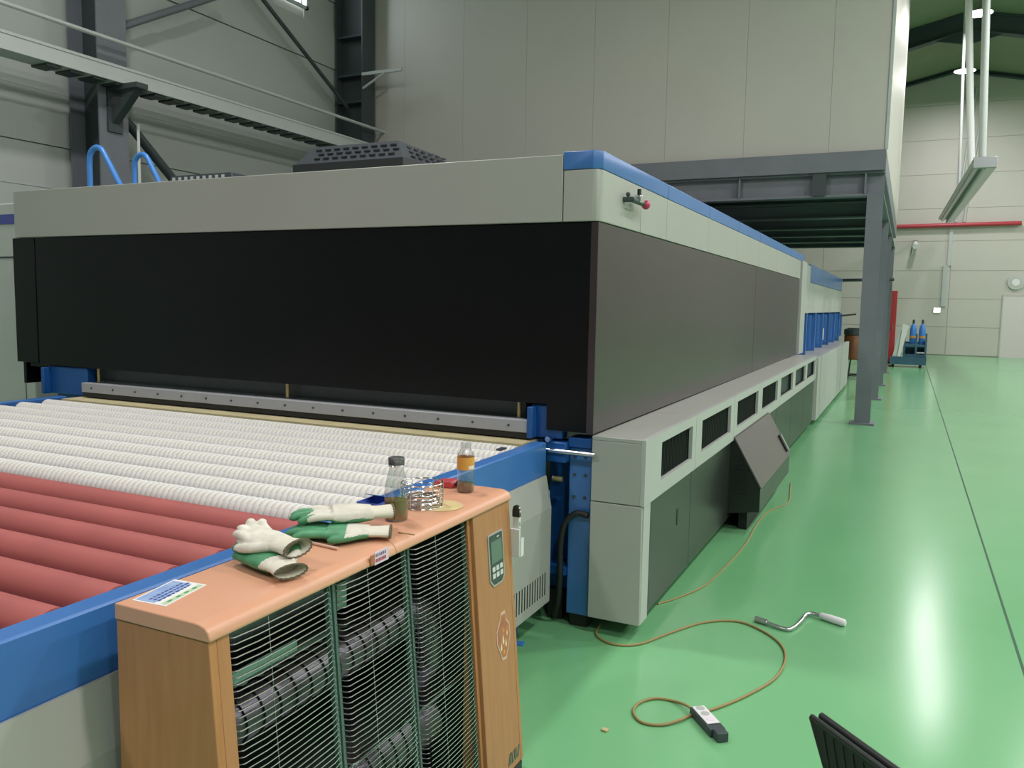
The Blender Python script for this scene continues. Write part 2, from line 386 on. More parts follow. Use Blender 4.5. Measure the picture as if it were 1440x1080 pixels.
for i, (y, lb) in enumerate(((12.40, 'grey steel platform column standing nearest the camera'), (15.95, 'second grey steel platform column from the front'),
                             (19.0, 'third grey steel platform column from the front'), (22.8, 'farthest grey steel platform column by the red cabinet'))):
    hcol('platform_column', lb, -.49, y, 0, 3.14, .20, .20, 'platform columns', 'steel_grey', along='x')

# ------------------------------------------------------------------ ceiling lamps
lampn = 0
def lamp(x, y, label, z=None):
    zz = (roof_z(x) - 1.15) if z is None else z
    t = thing('high_bay_lamp', label, 'lamp', (x, y, zz), 'high bay ceiling lamps')
    MB().tube([(x, y, zz + .28), (x, y, roof_z(x) - .01)], .012, 6).build('hanger', 'lamp_shell', t)
    MB().lathe([(.06, .30), (.10, .28), (.12, .16), (.31, .05), (.325, .0), (.31, .0), (.11, .15), (.06, .2)], (x, y, zz), 20).build('reflector', 'lamp_shell', t, smooth=True)
    MB().lathe([(.305, .012), (.29, .0)], (x, y, zz), 20).build('lens', 'lamp_glow', t)
    l = bpy.data.lights.new('lamp_light', 'AREA'); l.shape = 'DISK'; l.size = .56; l.energy = LAMP_W; l.color = LAMP_COL
    o = bpy.data.objects.new('lamp_light', l); col.objects.link(o); o.location = (0, 0, -.03); o.parent = t
lamp(1.18, 24.2, 'round bright ceiling lamp in front of the dark rafter, upper of the two in view', 9.0)
lamp(1.16, 29.7, 'round bright ceiling lamp farther back, lower of the two in view', 9.0)
for x, ys in ((3.4, (18.6, 13.0, 7.4, 1.8, -3.8)), (7.6, (-3.8, 1.8, 7.4, 13.0, 18.6, 24.2, 29.7)), (-4.6, (-3.8, 3.4))):  # unseen lamps; those behind the camera added to brighten front faces
    for y in ys: lamp(x, y, 'unseen round high bay ceiling lamp lighting the hall from outside the picture', 8.0 if x < 3 or x > 7 else 8.6)

# ================================================================== FURNACE
Y0 = 3.665; FX0, FX1, FY1 = -5.58, -1.321, 12.0
ZT = 2.30
t = thing('tempering_furnace', 'long glass tempering furnace with black panels, grey top band and blue cap', 'furnace', ((FX0 + FX1) / 2, 8, 0))
box('core', 'black_panel_shaded', t, FX0 + .05, FX1 - .05, Y0 + .18, FY1 - .02, 1.02, 2.22)
# front black panels
MB().prism([(-5.36, 1.985), (-1.345, 1.985), (-1.345, .985), (-1.565, .985), (-1.565, 1.11), (-5.36, 1.125)], 'y', Y0, Y0 + .03).build('front_panel', 'black_panel_shaded', t, bevel=.003)
box('front_panel', 'black_panel_shaded', t, FX0 - .01, -5.365, Y0 - .004, Y0 + .03, 1.135, 1.985, bevel=.003)
MB().prism([(-5.50, 1.13), (-5.20, 1.13), (-5.20, 1.105), (-5.50, 1.105)], 'y', Y0 + .03, Y0 + .06).build('panel_lip', 'black_panel_shaded', t)
# side panels
for a, b in ((Y0 + .004, 8.10), (8.11, 11.55)):
    box('side_panel', 'black_panel_lit', t, FX1 - .03, FX1, a, b, .982, 1.985, bevel=.003)
box('side_panel', 'black_panel_shaded', t, FX0 - .01, FX0 + .02, Y0 + .04, 11.9, .982, 1.985)
MB().box(FX1 - .0355, FX1 - .0005, Y0 - .001, Y0 + .02, .984, 1.984).build('corner_post', 'black_panel_lit', t)
# grey top band
box('top_band', 'panel_grey', t, FX0 + .03, -1.502, Y0 - .012, Y0 + .03, 1.988, ZT, bevel=.004)
MB().prism([(-1.497, Y0 - .012), (FX1 - .035, Y0 - .012), (FX1 - .012, Y0 - .004), (FX1 + .002, Y0 + .02), (FX1 + .006, Y0 + .05), (FX1 + .006, 4.30), (FX1 - .03, 4.30), (FX1 - .03, Y0 + .03), (-1.497, Y0 + .03)], 'z', 1.988, 2.226).build('top_band', 'panel_grey', t, bevel=.003)
yy = [4.305, 4.83, 5.95, 7.08, 8.2, 9.35, 10.5, 11.55]
for a, b in zip(yy, yy[1:]): box('top_band', 'panel_grey', t, FX1 - .03, FX1 + .006, a, b - .006, 1.988, 2.226, bevel=.002)
# blue cap
MB().prism([(-1.50, Y0 - .014), (FX1 - .03, Y0 - .014), (FX1 + .008, Y0 + .02), (FX1 + .008, 4.826), (-1.50, 4.826)], 'z', 2.228, 2.312).build('blue_cap', 'machine_blue', t, bevel=.004)
for a, b in zip([4.83, 5.95, 7.08, 8.2, 9.35, 10.5], [5.95, 7.08, 8.2, 9.35, 10.5, 11.9]):
    box('blue_cap', 'machine_blue', t, -1.50, FX1 + .008, a + .003, b - .003, 2.228, 2.312, bevel=.003)
box('roof_sheet', 'panel_grey', t, FX0 + .03, -1.505, Y0 + .031, FY1, 2.24, 2.285)
# grey end post
box('end_post', 'panel_light', t, FX1 - .06, FX1 + .03, 11.61, 12.1, .98, 2.23, bevel=.004)
# mouth: backing, light bar with bolts, brass sensors, blue blocks, tan cloth
box('mouth_backing', 'backing_grey', t, -4.92, -1.72, Y0 + .10, Y0 + .14, .95, 1.20)
lb = box('light_bar', 'bar_grey', t, -4.90, -1.655, Y0 - .03, Y0 + .03, .965, 1.028, bevel=.004)
bolt = None
for i in range(16):
    x = -4.8 + i * .203
    if bolt is None: bolt = MB().tube([(x, Y0 - .036, .997), (x, Y0 - .029, .997)], .006, 8).build('bolt', 'steel_dark', lb)
    else: sub(bolt, lb, (i * .203, 0, 0))
for x in (-4.83, -3.225, -1.735):
    s = MB().tube([(x, Y0 + .05, 1.03), (x, Y0 + .05, 1.13)], .012, 8)
    s.build('sensor_rod', 'brass', t, smooth=True)
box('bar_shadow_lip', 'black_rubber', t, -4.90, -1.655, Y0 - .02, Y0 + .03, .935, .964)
box('cloth_strip', 'cloth_tan', t, -4.95, -1.63, Y0 - .14, Y0 + .09, .895, .928)
def blueblock(xa, xb, za, zb, n='mouth_bracket'):
    box(n, 'frame_blue', t, xa, xb, Y0 + .02, Y0 + .09, za, zb, bevel=.006)
    box(n, 'frame_blue', t, xa, xa + .03, Y0 - .035, Y0 + .02, za, zb - .01, bevel=.004)
blueblock(-1.655, -1.488, .94, 1.105); blueblock(-5.30, -4.905, .93, 1.12)
box('lower_frame', 'frame_blue', t, -5.25, -1.60, Y0 + .05, Y0 + .09, .55, .93)
# small gas valve on the band
v = thing('gas_valve', 'small metal valve with red round knob on the grey top band', 'valve', (FX1 + .03, 4.1, 2.12))
MB().tube([(FX1 + .006, 4.0, 2.125), (FX1 + .05, 4.0, 2.125), (FX1 + .05, 4.18, 2.125)], .014, 8).build('pipe', 'steel_dark', v, smooth=True)
MB().box(FX1 + .03, FX1 + .07, 4.09, 4.15, 2.12, 2.16).build('body', 'chrome', v, bevel=.005)
MB().tube([(FX1 + .05, 4.12, 2.16), (FX1 + .05, 4.12, 2.19)], .010, 8).build('stem', 'black_rubber', v)
MB().ball((FX1 + .03, 4.0, 2.15), .012).build('nut', 'steel_dark', v, smooth=True)
MB().ball((FX1 + .05, 4.245, 2.125), .024).build('knob', 'knob_red', v, smooth=True)
MB().tube([(FX1 + .05, 4.18, 2.125), (FX1 + .05, 4.235, 2.125)], .006, 6).build('spindle', 'steel_dark', v)
# items on the furnace roof
t2 = thing('exhaust_cowl', 'dark perforated exhaust cowl on the furnace roof', 'vent', (-3.75, 5.4, 2.285))
box('base', 'black_plastic', t2, -4.27, -3.28, 5.0, 5.9, 2.285, 2.615)
MB().add([(-4.26, 5.01, 2.615), (-3.29, 5.01, 2.615), (-3.29, 5.89, 2.615), (-4.26, 5.89, 2.615), (-4.12, 5.06, 2.745), (-3.36, 5.06, 2.745), (-3.40, 5.7, 2.745), (-4.10, 5.7, 2.745)],
         [(0, 3, 2, 1), (4, 5, 6, 7), (0, 1, 5, 4), (1, 2, 6, 5), (2, 3, 7, 6), (3, 0, 4, 7)]).build('hood', 'cowl_grey', t2)
first = None
for r in range(3):
    for i in range(9):
        x = -4.08 + i * .083 + (r % 2) * .03; z = 2.645 + r * .033; y = 5.01 + (z - 2.615) / .13 * .05 - .004
        if first is None: first = (MB().box(x, x + .05, y - .004, y + .006, z, z + .010).build('louvre', 'black_rubber', t2), x, y, z)
        else: sub(first[0], t2, (x - first[1], y - first[2], z - first[3]))
for r in range(3):
    for i in range(6):
        y = 5.16 + i * .1; z = 2.645 + r * .033; x = -3.29 - (z - 2.615) / .13 * .08
        MB().box(x - .006, x + .006, y, y + .05, z, z + .010).build('louvre', 'black_rubber', t2)
t3 = thing('perforated_tray', 'low dark perforated tray on the furnace roof beside the ladder', 'tray', (-4.65, 4.5, 2.285))
MB().prism([(-4.99, 2.285), (-4.30, 2.285), (-4.36, 2.485), (-4.94, 2.485)], 'y', 4.45, 4.47).build('plate', 'cowl_grey', t3)
box('plate', 'cowl_grey', t3, -4.94, -4.36, 4.472, 4.75, 2.465, 2.485)
for i in range(9): box('slot', 'pale_steel', t3, -4.92 + i * .06, -4.895 + i * .06, 4.443, 4.45, 2.452, 2.472)
# ladder loops on the far side of the furnace
def ladder():
    t = thing('access_ladder', 'bright blue ladder with two curved handrails climbing the furnace', 'ladder', (-5.7, 4.55, 0))
    for y, x0, zt in ((4.32, -5.645, 2.71), (4.76, -5.69, 2.735)):
        x1 = x0 + .39
        pts = [(x0, y, 0), (x0, y, 1.0), (x0, y, zt - .14)]
        for k in range(1, 9):
            a = PI - k * (PI * .82) / 8
            pts.append((x0 + .085 + .085 * math.cos(a), y, zt - .09 + .09 * math.sin(a)))
        pts.append((x1 - .02, y, 2.36)); pts.append((x1, y, 2.285))
        MB().tube(pts, .021, 10).build('handrail', 'handrail_blue', t, smooth=True)
    for i in range(7): MB().tube([(-5.65, 4.32, .3 + i * .3), (-5.69, 4.76, .3 + i * .3)], .014, 8).build('rung', 'handrail_blue', t)
ladder()

# ------------------------------------------------------------------ side cabinets
CX0, CX1 = -1.326, -1.06
seams = [Y0, 4.69, 5.85, 7.0, 8.12, 9.26, 10.42, 11.6]
wins = [(3.95, 4.60), (4.84, 5.73), (5.97, 6.88), (7.10, 8.0), (8.22, 9.15), (9.37, 10.33), (10.53, 11.47)]
ords = ['end cabinet nearest the roller table, light grey with a dark vent window', 'second vent cabinet from the roller table, dark lower door', 'third vent cabinet, directly behind the sloped console',
        'fourth vent cabinet, just past the sloped console', 'fifth vent cabinet along the furnace side', 'sixth vent cabinet along the furnace side', 'last vent cabinet of the row, nearest the platform column']
def cabinet(i):
    a, b = seams[i] + .003, seams[i + 1] - .003
    t = thing('vent_cabinet', ords[i], 'cabinet', ((CX0 + CX1) / 2, (a + b) / 2, 0), 'grey vent cabinets along the furnace')
    zt, zm = .975, .66
    w0, w1 = wins[i]
    # upper shell with a real window opening on the +x side
    m = MB()
    m.box(CX0, CX1 - .02, a, b, zt - .02, zt); m.box(CX0, CX1 - .02, a, a + .02, zm, zt - .02); m.box(CX0, CX1 - .02, b - .02, b, zm, zt - .02)
    m.box(CX0, CX0 + .02, a + .02, b - .02, zm, zt - .02); m.box(CX0 + .02, CX1 - .02, a + .02, b - .02, zm, zm + .02)
    m.build('upper_shell', 'panel_grey', t, bevel=.003)
    z0, z1 = .735, .925
    m = MB(); m.box(CX1 - .02, CX1, a, w0, zm, zt); m.box(CX1 - .02, CX1, w1, b, zm, zt); m.box(CX1 - .02, CX1, w0, w1, zm, z0); m.box(CX1 - .02, CX1, w0, w1, z1, zt)
    m.build('window_frame', 'panel_light', t)
    g = box('vent_back', 'vent_dark', t, CX1 - .05, CX1 - .045, w0, w1, z0, z1)
    n = int((w1 - w0) / .03); first = None
    if i < 4:
        for k in range(n):
            y = w0 + .012 + k * .03
            if first is None: first = (MB().box(CX1 - .045, CX1 - .022, y, y + .004, z0, z1).build('vent_slat', 'black_plastic', g), y)
            else: sub(first[0], g, (0, y - first[1], 0))
    # lower part
    if i == 0:
        MB().prism([(CX0, .08), (CX1 - .006, .08), (CX1 - .010, zm - .004), (CX0, zm - .004)], 'y', a, a + .02).build('end_panel', 'panel_grey', t, bevel=.003)
        box('side_trim', 'panel_light', t, CX1 - .03, CX1 - .006, a + .02, 3.80, .08, zm - .004)
        box('door', 'black_panel_dim', t, CX1 - .05, CX1 - .02, 3.80, b, .085, zm - .004, bevel=.003)
        box('door_edge', 'black_plastic', t, CX1 - .045, CX1 - .012, 3.803, 3.835, .085, zm - .004)
        box('door_slot', 'black_rubber', t, CX1 - .025, CX1 - .018, 4.38, 4.405, .40, .49)
    else:
        box('door', 'black_panel_dim', t, CX1 - .05, CX1 - .02, a, b, .085, zm - .004, bevel=.003)
    box('plinth', 'black_rubber', t, CX0 + .02, CX1 - .12, a + (.25 if i == 0 else .03), b - .02, 0, .08)
    box('lower_core', 'black_plastic', t, CX0 + .01, CX1 - .055, a + .025, b - .01, .085, zm - .006)
for i in range(7): cabinet(i)
# sloped operator console
t = thing('operator_console', 'dark grey sloped console projecting from the row of vent cabinets', 'console', (-.93, 6.2, 0))
prof = [(CX1 - .019, .13), (-.862, .165), (-.862, .328), (CX1 + .002, .682), (CX1 + .002, .655), (CX1 - .019, .655)]
ya, yb = 5.87, 7.45
MB().prism(prof, 'y', ya, yb).build('body', 'black_panel_dim', t)
dx, dz = prof[3][0] - prof[2][0], prof[3][1] - prof[2][1]; L = math.hypot(dx, dz); nx, nz = dz / L, -dx / L
MB().prism([(prof[2][0], prof[2][1]), (prof[2][0] + nx * .012, prof[2][1] + nz * .012), (prof[3][0] + nx * .012, prof[3][1] + nz * .012 - .01), (prof[3][0], prof[3][1] - .01)], 'y', ya - .005, yb + .005).build('sloped_lid', 'console_grey', t, bevel=.002)
for k in range(8): box('louvre', 'black_rubber', t, CX1 - .0 + .02, CX1 + .11, ya - .004, ya + .002, .28 + k * .03, .292 + k * .03)
for (s0, s1, y0_, y1_) in ((.02, .20, yb - .14, yb - .03),):
    p0 = (prof[2][0] + dx * .10 + nx * .014, prof[2][1] + dz * .10 + nz * .014); p1 = (prof[2][0] + dx * .48 + nx * .014, prof[2][1] + dz * .48 + nz * .014)
    MB().prism([p0, (p0[0] + nx * .012, p0[1] + nz * .012), (p1[0] + nx * .012, p1[1] + nz * .012), p1], 'y', yb - .16, yb - .05).build('handle', 'black_rubber', t)
    MB().prism([(p0[0] + nx * .012, p0[1] + nz * .012), (p0[0] + nx * .02, p0[1] + nz * .02), (p1[0] + nx * .02, p1[1] + nz * .02), (p1[0] + nx * .012, p1[1] + nz * .012)], 'y', yb - .12, yb - .09).build('handle_trim', 'panel_grey', t)
box('foot', 'black_rubber', t, CX1 + .04, CX1 + .10, ya + .1, yb - .1, 0, .14)

# ------------------------------------------------------------------ machine frame between table and cabinets
t = thing('machine_stand', 'bright blue steel stand with shaft between table and grey cabinets', 'stand', (-1.45, 3.75, 0))
box('column', 'machine_blue', t, -1.455, -1.335, Y0 + .04, Y0 + .16, .065, .905, bevel=.006)
box('side_plate', 'frame_blue', t, -1.60, -1.46, Y0 + .14, Y0 + .18, .15, .90, bevel=.004)
box('cross_rail', 'frame_blue', t, -1.60, -1.456, Y0 + .02, Y0 + .14, .26, .30)
box('bearing_block', 'frame_blue', t, -1.56, -1.455, Y0 - .01, Y0 + .13, .83, .93, bevel=.006)
box('top_plate', 'frame_blue', t, -1.455, -1.335, Y0 + .02, Y0 + .14, .907, .955, bevel=.004)
box('foot', 'black_rubber', t, -1.44, -1.35, Y0 + .06, Y0 + .15, 0, .065)
box('foot', 'black_rubber', t, -1.58, -1.50, Y0 + .10, Y0 + .17, 0, .15)
MB().tube([(-1.56, Y0 - .02, .888), (-1.30, Y0 - .02, .888)], .012, 10).build('shaft', 'chrome', t, smooth=True)
MB().tube([(-1.54, Y0 - .04, .945), (-1.54, Y0 - .0, .945)], .014, 10).build('bolt', 'chrome', t, smooth=True)
MB().tube([(-1.52, Y0 - .01, .75), (-1.47, Y0 - .01, .75)], .014, 8).build('bolt', 'brass', t, smooth=True)
for z in (.86, .77, .66):
    for x in (-1.425, -1.37): MB().tube([(x, Y0 + .034, z), (x, Y0 + .041, z)], .008, 8).build('bolt', 'steel_dark', t)
MB().tube(smooth_path([(-1.34, Y0 + .015, .58), (-1.40, Y0 + .01, .585), (-1.455, Y0 + .0, .53), (-1.475, Y0 + .0, .42), (-1.475, Y0 + .0, .25), (-1.49, Y0 + .02, .13), (-1.52, Y0 + .06, .03)]), .015, 10).build('cable_hose', 'black_rubber', smooth=True)
tag(bpy.data.objects['cable_hose'], 'thick black hose curving down the blue machine stand', 'hose')

# ------------------------------------------------------------------ roller table
RXo, RXi = -1.545, -1.61
t = thing('roller_table', 'long roller conveyor table with blue rails, white and red rollers', 'conveyor', (-3.3, 2.0, 0))
TY0 = -0.9
MB().prism([(RXo, .70), (RXo, .925), (RXo - .005, .93), (RXi + .003, .93), (RXi, .927), (RXi, .70)], 'y', TY0, 3.622).build('side_rail', 'machine_blue', t)
MB().prism([(-5.10, .70), (-5.10, .925), (-5.095, .93), (-5.035, .93), (-5.03, .925), (-5.03, .70)], 'y', TY0, 3.622).build('side_rail', 'machine_blue', t)
# grey skirt with crease: two lengths with a joint
for a, b in ((TY0, .02), (.03, 3.605)):
    MB().prism([(RXo + .004, .772), (RXo + .012, .772), (RXo + .042, .62), (RXo + .042, .15), (RXo + .034, .15), (RXo + .034, .62)], 'y', a, b).build('skirt_panel', 'panel_grey', t)
first = None
for i in range(22):
    y = 2.93 + i * .029
    if first is None: first = (MB().box(RXo + .041, RXo + .0435, y, y + .008, .20, .31).build('vent_slot', 'black_rubber', t), y)
    else: sub(first[0], t, (0, y - first[1], 0))
box('skirt_end', 'panel_grey', t, RXo - .2, RXo + .034, 3.59, 3.60, .15, .70)
box('leg', 'frame_blue', t, -1.70, -1.60, 3.35, 3.45, 0, .70); box('leg', 'frame_blue', t, -5.09, -5.0, 3.35, 3.45, 0, .70)
box('leg', 'frame_blue', t, -1.70, -1.60, -.6, -.5, 0, .70); box('leg', 'frame_blue', t, -5.09, -5.0, -.6, -.5, 0, .70)
box('bed_plate', 'frame_blue', t, -5.02, -1.62, TY0, 3.5, .70, .74)
# rollers
XA, XB = -4.98, -1.618
def red_roller():
    m = MB(); R = .051
    pts = [(XA - .03, 0, 0), (XA, 0, 0), (XA, 0, 0), (XB, 0, 0), (XB, 0, 0), (RXi + .001, 0, 0)]
    m.tube([(XA, 0, 0), (XB, 0, 0)], R, 24)
    m.tube([(XB, 0, 0), (RXi - .002, 0, 0)], .018, 10); m.tube([(XA, 0, 0), (-5.028, 0, 0)], .018, 10)
    return m
def white_roller():
    m = MB(); R, A, p = .0485, .0045, .0262; n = 16; per = 6
    L = XB - XA; turns = int(L / p); N = turns * per
    vs = []
    for i in range(N + 1):
        x = XA + i * p / per
        for j in range(n):
            th = 2 * PI * j / n
            ph = (i / per - j / n) % 1.0
            r = R + A * math.sqrt(max(0, math.sin(PI * ph)))
            vs.append((x, r * math.cos(th), r * math.sin(th)))
    fs = []; ks = []
    for i in range(N):
        for j in range(n):
            ph = ((i + .5) / per - (j + .5) / n) % 1.0
            fs.append((i * n + j, (i + 1) * n + j, (i + 1) * n + (j + 1) % n, i * n + (j + 1) % n)); ks.append(1 if (ph < .11 or ph > .89) else 0)
    m.v = vs; m.f = fs; m.mi = ks
    m.add([vs[j] for j in range(n)], [tuple(range(n))], 0); m.add([vs[N * n + j] for j in range(n)], [tuple(range(n))], 0)
    m.tube([(XB, 0, 0), (RXi - .002, 0, 0)], .018, 10); m.tube([(XA, 0, 0), (-5.028, 0, 0)], .018, 10)
    return m
def place_rollers(mbf, mats, ys, zc):
    m = mbf()
    m.v = [(x, y + ys[0], z + zc) for x, y, z in m.v]
    o = m.build('roller', mats, t, smooth=True)
    for y in ys[1:]: sub(o, t, (0, y - ys[0], 0))
place_rollers(white_roller, ['rope_white', 'rope_gap'], [2.085 + .171 * i for i in range(9)], .878)
place_rollers(red_roller, 'roller_red', [1.915 - .160 * i for i in range(17)], .879)
MB().box(-1.655, -1.63, 3.30, 3.36, .93, .938).build('bearing_cap', 'steel_dark', t)

# ================================================================== COOLING SECTION (far)
t = thing('cooling_section', 'far grey and blue cooling section behind the furnace', 'machine', (-3.3, 16.0, 0))
GY0, GY1 = 12.95, 19.4
box('core', 'frame_blue', t, -5.4, -1.55, GY0, GY1, .9, 2.2)
gx = -1.33
for a, b in ((GY0, 15.0), (15.02, 17.2), (17.22, GY1)):
    box('grey_panel', 'panel_light', t, gx - .03, gx, a, b, 1.53, 1.98, bevel=.003)
    box('blue_panel', 'machine_blue', t, gx - .03, gx + .003, a, b, 1.985, 2.25, bevel=.003)
box('end_panel', 'panel_light', t, -5.4, gx, 12.45, GY0, 1.53, 2.22)
box('blue_back', 'frame_blue', t, -1.5, -1.45, 12.5, GY1, .9, 1.53)
for i in range(6):
    y = 12.75 + i * 1.3
    box('post', 'machine_blue', t, -1.44, gx, y, y + .08, .9, 1.53)
    MB().tube([(-1.40, y + .5, 1.0), (-1.40, y + .5, 1.5)], .09, 10).build('blower_duct', 'frame_blue', t, smooth=True)
MB().box(-1.44, gx + .001, 15.5, 15.62, 1.05, 1.25).build('tag_plate', 'paper_white', t)
for a, b in ((11.9, 14.0), (14.02, 16.2), (16.22, 18.4)):
    box('base_panel', 'panel_light', t, -1.12, CX1, a + .02, b, .06, .93, bevel=.003)
box('base_core', 'panel_grey', t, -1.5, -1.125, 12.15, 18.38, .06, .915)
box('plinth', 'black_rubber', t, -1.45, -1.2, 12.2, 18.3, 0, .06)
MB().tube([(-1.32, 19.3, 2.22), (-.3, 19.3, 2.24)], .035, 8).build('guide_bar', 'steel_dark', t)
MB().tube([(-1.32, 19.2, 1.45), (-1.0, 19.2, 1.49)], .02, 6).build('lever', 'steel_dark', t)

# ------------------------------------------------------------------ drum on stand
t = thing('drum_stand', 'brown and orange drum with dark lid on a black tripod stand', 'drum', (-1.12, 20.9, 0))
MB().lathe([(.16, .42), (.19, .44), (.20, .98), (.18, 1.0)], (-1.12, 20.9, 0), 16).build('drum', 'drum_orange', t, smooth=True)
MB().lathe([(.21, 1.0), (.21, 1.12), (.12, 1.16)], (-1.12, 20.9, 0), 16).build('lid', 'steel_dark', t)
for a in (0.3, 2.4, 4.5): MB().tube([(-1.12 + .12 * math.cos(a), 20.9 + .12 * math.sin(a), .43), (-1.12 + .26 * math.cos(a), 20.9 + .26 * math.sin(a), .0)], .02, 6).build('leg', 'black_plastic', t)
MB().tube([(-1.12 + .25 * math.cos(i * PI / 8), 20.9 + .25 * math.sin(i * PI / 8), .05) for i in range(16)], .018, 6, closed=True).build('ring', 'black_plastic', t)

# ------------------------------------------------------------------ red cabinet, glass cart at the far end
t = thing('red_cabinet', 'tall narrow red steel cabinet partly behind the platform columns', 'cabinet', (-.53, 27.0, 0))
box('body', 'fire_red', t, -.76, -.30, 26.8, 27.2, .06, 2.16, bevel=.01); box('door', 'fire_red', t, -.72, -.34, 26.78, 26.797, .15, 2.1, bevel=.004)
box('foot', 'black_plastic', t, -.70, -.36, 26.85, 27.15, 0, .06); box('handle', 'chrome', t, -.39, -.37, 26.76, 26.78, 1.0, 1.2)
t = thing('glass_cart', 'dark blue glass cart with bottles and white sheets at the far end', 'cart', (.06, 25.9, 0))
box('deck', 'cart_blue', t, -.38, .54, 25.4, 26.3, .12, .22); box('deck_lip', 'cart_blue', t, -.38, .54, 25.38, 25.4, .08, .30)
for x in (-.3, .4):
    for y in (25.5, 26.2): MB().tube([(x - .03, y, .06), (x + .03, y, .06)], .06, 10).build('wheel', 'black_rubber', t)
for x in (-.06, .24, .48): box('post', 'cart_blue', t, x, x + .05, 25.5, 25.56, .22, .95)
for x in (-.06, .48): box('post', 'cart_blue', t, x, x + .05, 26.14, 26.2, .22, .95)
for z in (.30, .58): box('cross_bar', 'cart_blue', t, -.01, .48, 25.505, 25.535, z, z + .07)
box('cross_bar', 'pale_steel', t, .29, .48, 25.49, 25.505, .40, .44)
box('back_panel', 'cart_blue', t, -.01, .48, 26.15, 26.18, .22, .70)
box('side_panel', 'cart_blue', t, .49, .51, 25.56, 26.14, .22, .75)
def botl(x, y, z, label, ma):
    o = thing('gas_bottle', label, 'bottle', (x, y, z), 'bottles on the glass cart')
    MB().lathe([(.075, 0), (.085, .03), (.085, .42), (.06, .52), (.03, .58)], (x, y, z), 12).build('body', ma, o, smooth=True)
    MB().lathe([(.03, .58), (.03, .68), (.015, .70)], (x, y, z), 8).build('valve_cap', 'steel_dark', o)
    MB().lathe([(.087, .18), (.087, .24)], (x, y, z), 12, cap=False).build('band', 'label_orange', o)
box('shelf', 'cart_blue', t, -.01, .48, 25.57, 26.12, .60, .64)
botl(.17, 25.75, .641, 'blue bottle with orange band on the cart, left one', 'bright_blue'); botl(.40, 25.75, .641, 'blue bottle with orange band on the cart, right one', 'bright_blue')
for k, (p, y, lb) in enumerate(((((-.34, .22), (-.22, .22), (-.07, 1.05), (-.16, 1.02)), 25.45, 'pale slanted sheet leaning on the glass cart, nearer the red cabinet'),
                            (((-.20, .22), (-.14, .22), (.02, 1.00), (.06, 1.16), (-.10, 1.22)), 25.405, 'white pointed sheet leaning on the glass cart, nearer the bottles'))):
    tag(MB().prism(list(p), 'y', y, y + .04).build('leaning_sheet', 'glass_pale' if k == 0 else 'paper_white'), lb, 'sheet', 'sheets on the glass cart')

# ------------------------------------------------------------------ back wall fittings
tag(MB().tube([(-.70, YB - .18, 4.60), (3.34, YB - .18, 4.63)], .075, 12).build('red_pipe', 'pipe_red', smooth=True), 'long red pipe crossing the far end wall', 'pipe')
for x in (0.2, 2.6): box('bracket', 'pipe_red', bpy.data.objects['red_pipe'], x, x + .05, YB - .16, YB - .032, 4.56, 4.68)
d = struct(box('door_1', 'door_pink', None, 2.99, 3.95, YB - .06, YB - .03, 0.0, 2.15)); box('door_frame', 'wall_seam', d, 2.95, 2.99, YB - .07, YB - .03, 0, 2.2)
box('door_frame', 'wall_seam', d, 2.99, 3.99, YB - .07, YB - .03, 2.15, 2.2)
t = thing('wall_clock', 'round pale wall clock above the far door', 'clock', (3.31, YB - .07, 2.42))
def disc(x, z, r, y0, y1): return MB().tube([(x, y1, z), (x, y0, z)], r, 24)
disc(3.31, 2.62, .25, YB - .10, YB - .031).build('case', 'pale_steel', t); disc(3.31, 2.62, .19, YB - .106, YB - .101).build('dial', 'wall_seam', t); disc(3.31, 2.62, .12, YB - .112, YB - .107).build('centre', 'white_plastic', t)
t = thing('security_camera', 'small white security camera on the far wall below the red pipe', 'camera', (.1, YB - .2, 3.8))
box('mount', 'steel_dark', t, .04, .16, YB - .12, YB - .03, 4.02, 4.10); MB().tube([(.1, YB - .1, 4.0), (.1, YB - .5, 3.86)], .09, 10).build('housing', 'white_plastic', t, smooth=True)
MB().tube([(.06, YB - .06, 4.02), (0.0, YB - .06, 3.6)], .02, 6).build('cable', 'white_plastic', t)
t = thing('emergency_light', 'small glowing white light on the far wall', 'light', (.93, YB - .1, 1.5))
box('housing', 'white_plastic', t, .83, 1.05, YB - .07, YB - .03, 1.52, 1.70); box('lens', 'small_glow', t, .84, 1.04, YB - .075, YB - .07, 1.53, 1.69)
t = thing('wall_duct', 'slim grey vertical conduit on the far wall below the red pipe', 'conduit', (1.23, YB - .08, 1.8))
box('upper_run', 'pale_steel', t, 1.17, 1.29, YB - .09, YB - .03, 3.2, 4.5); box('lower_run', 'pale_steel', t, 1.05, 1.21, YB - .08, YB - .03, 1.75, 3.2)
t = thing('downpipe', 'pair of thin grey pipes climbing the far wall', 'pipe', (1.5, YB - .1, 4.7))
for x in (1.45, 1.72): MB().tube([(x - .12, YB - .1, 4.72), (x + .25, YB - .1, 9.3)], .045, 8).build('pipe', 'pale_steel', t, smooth=True)
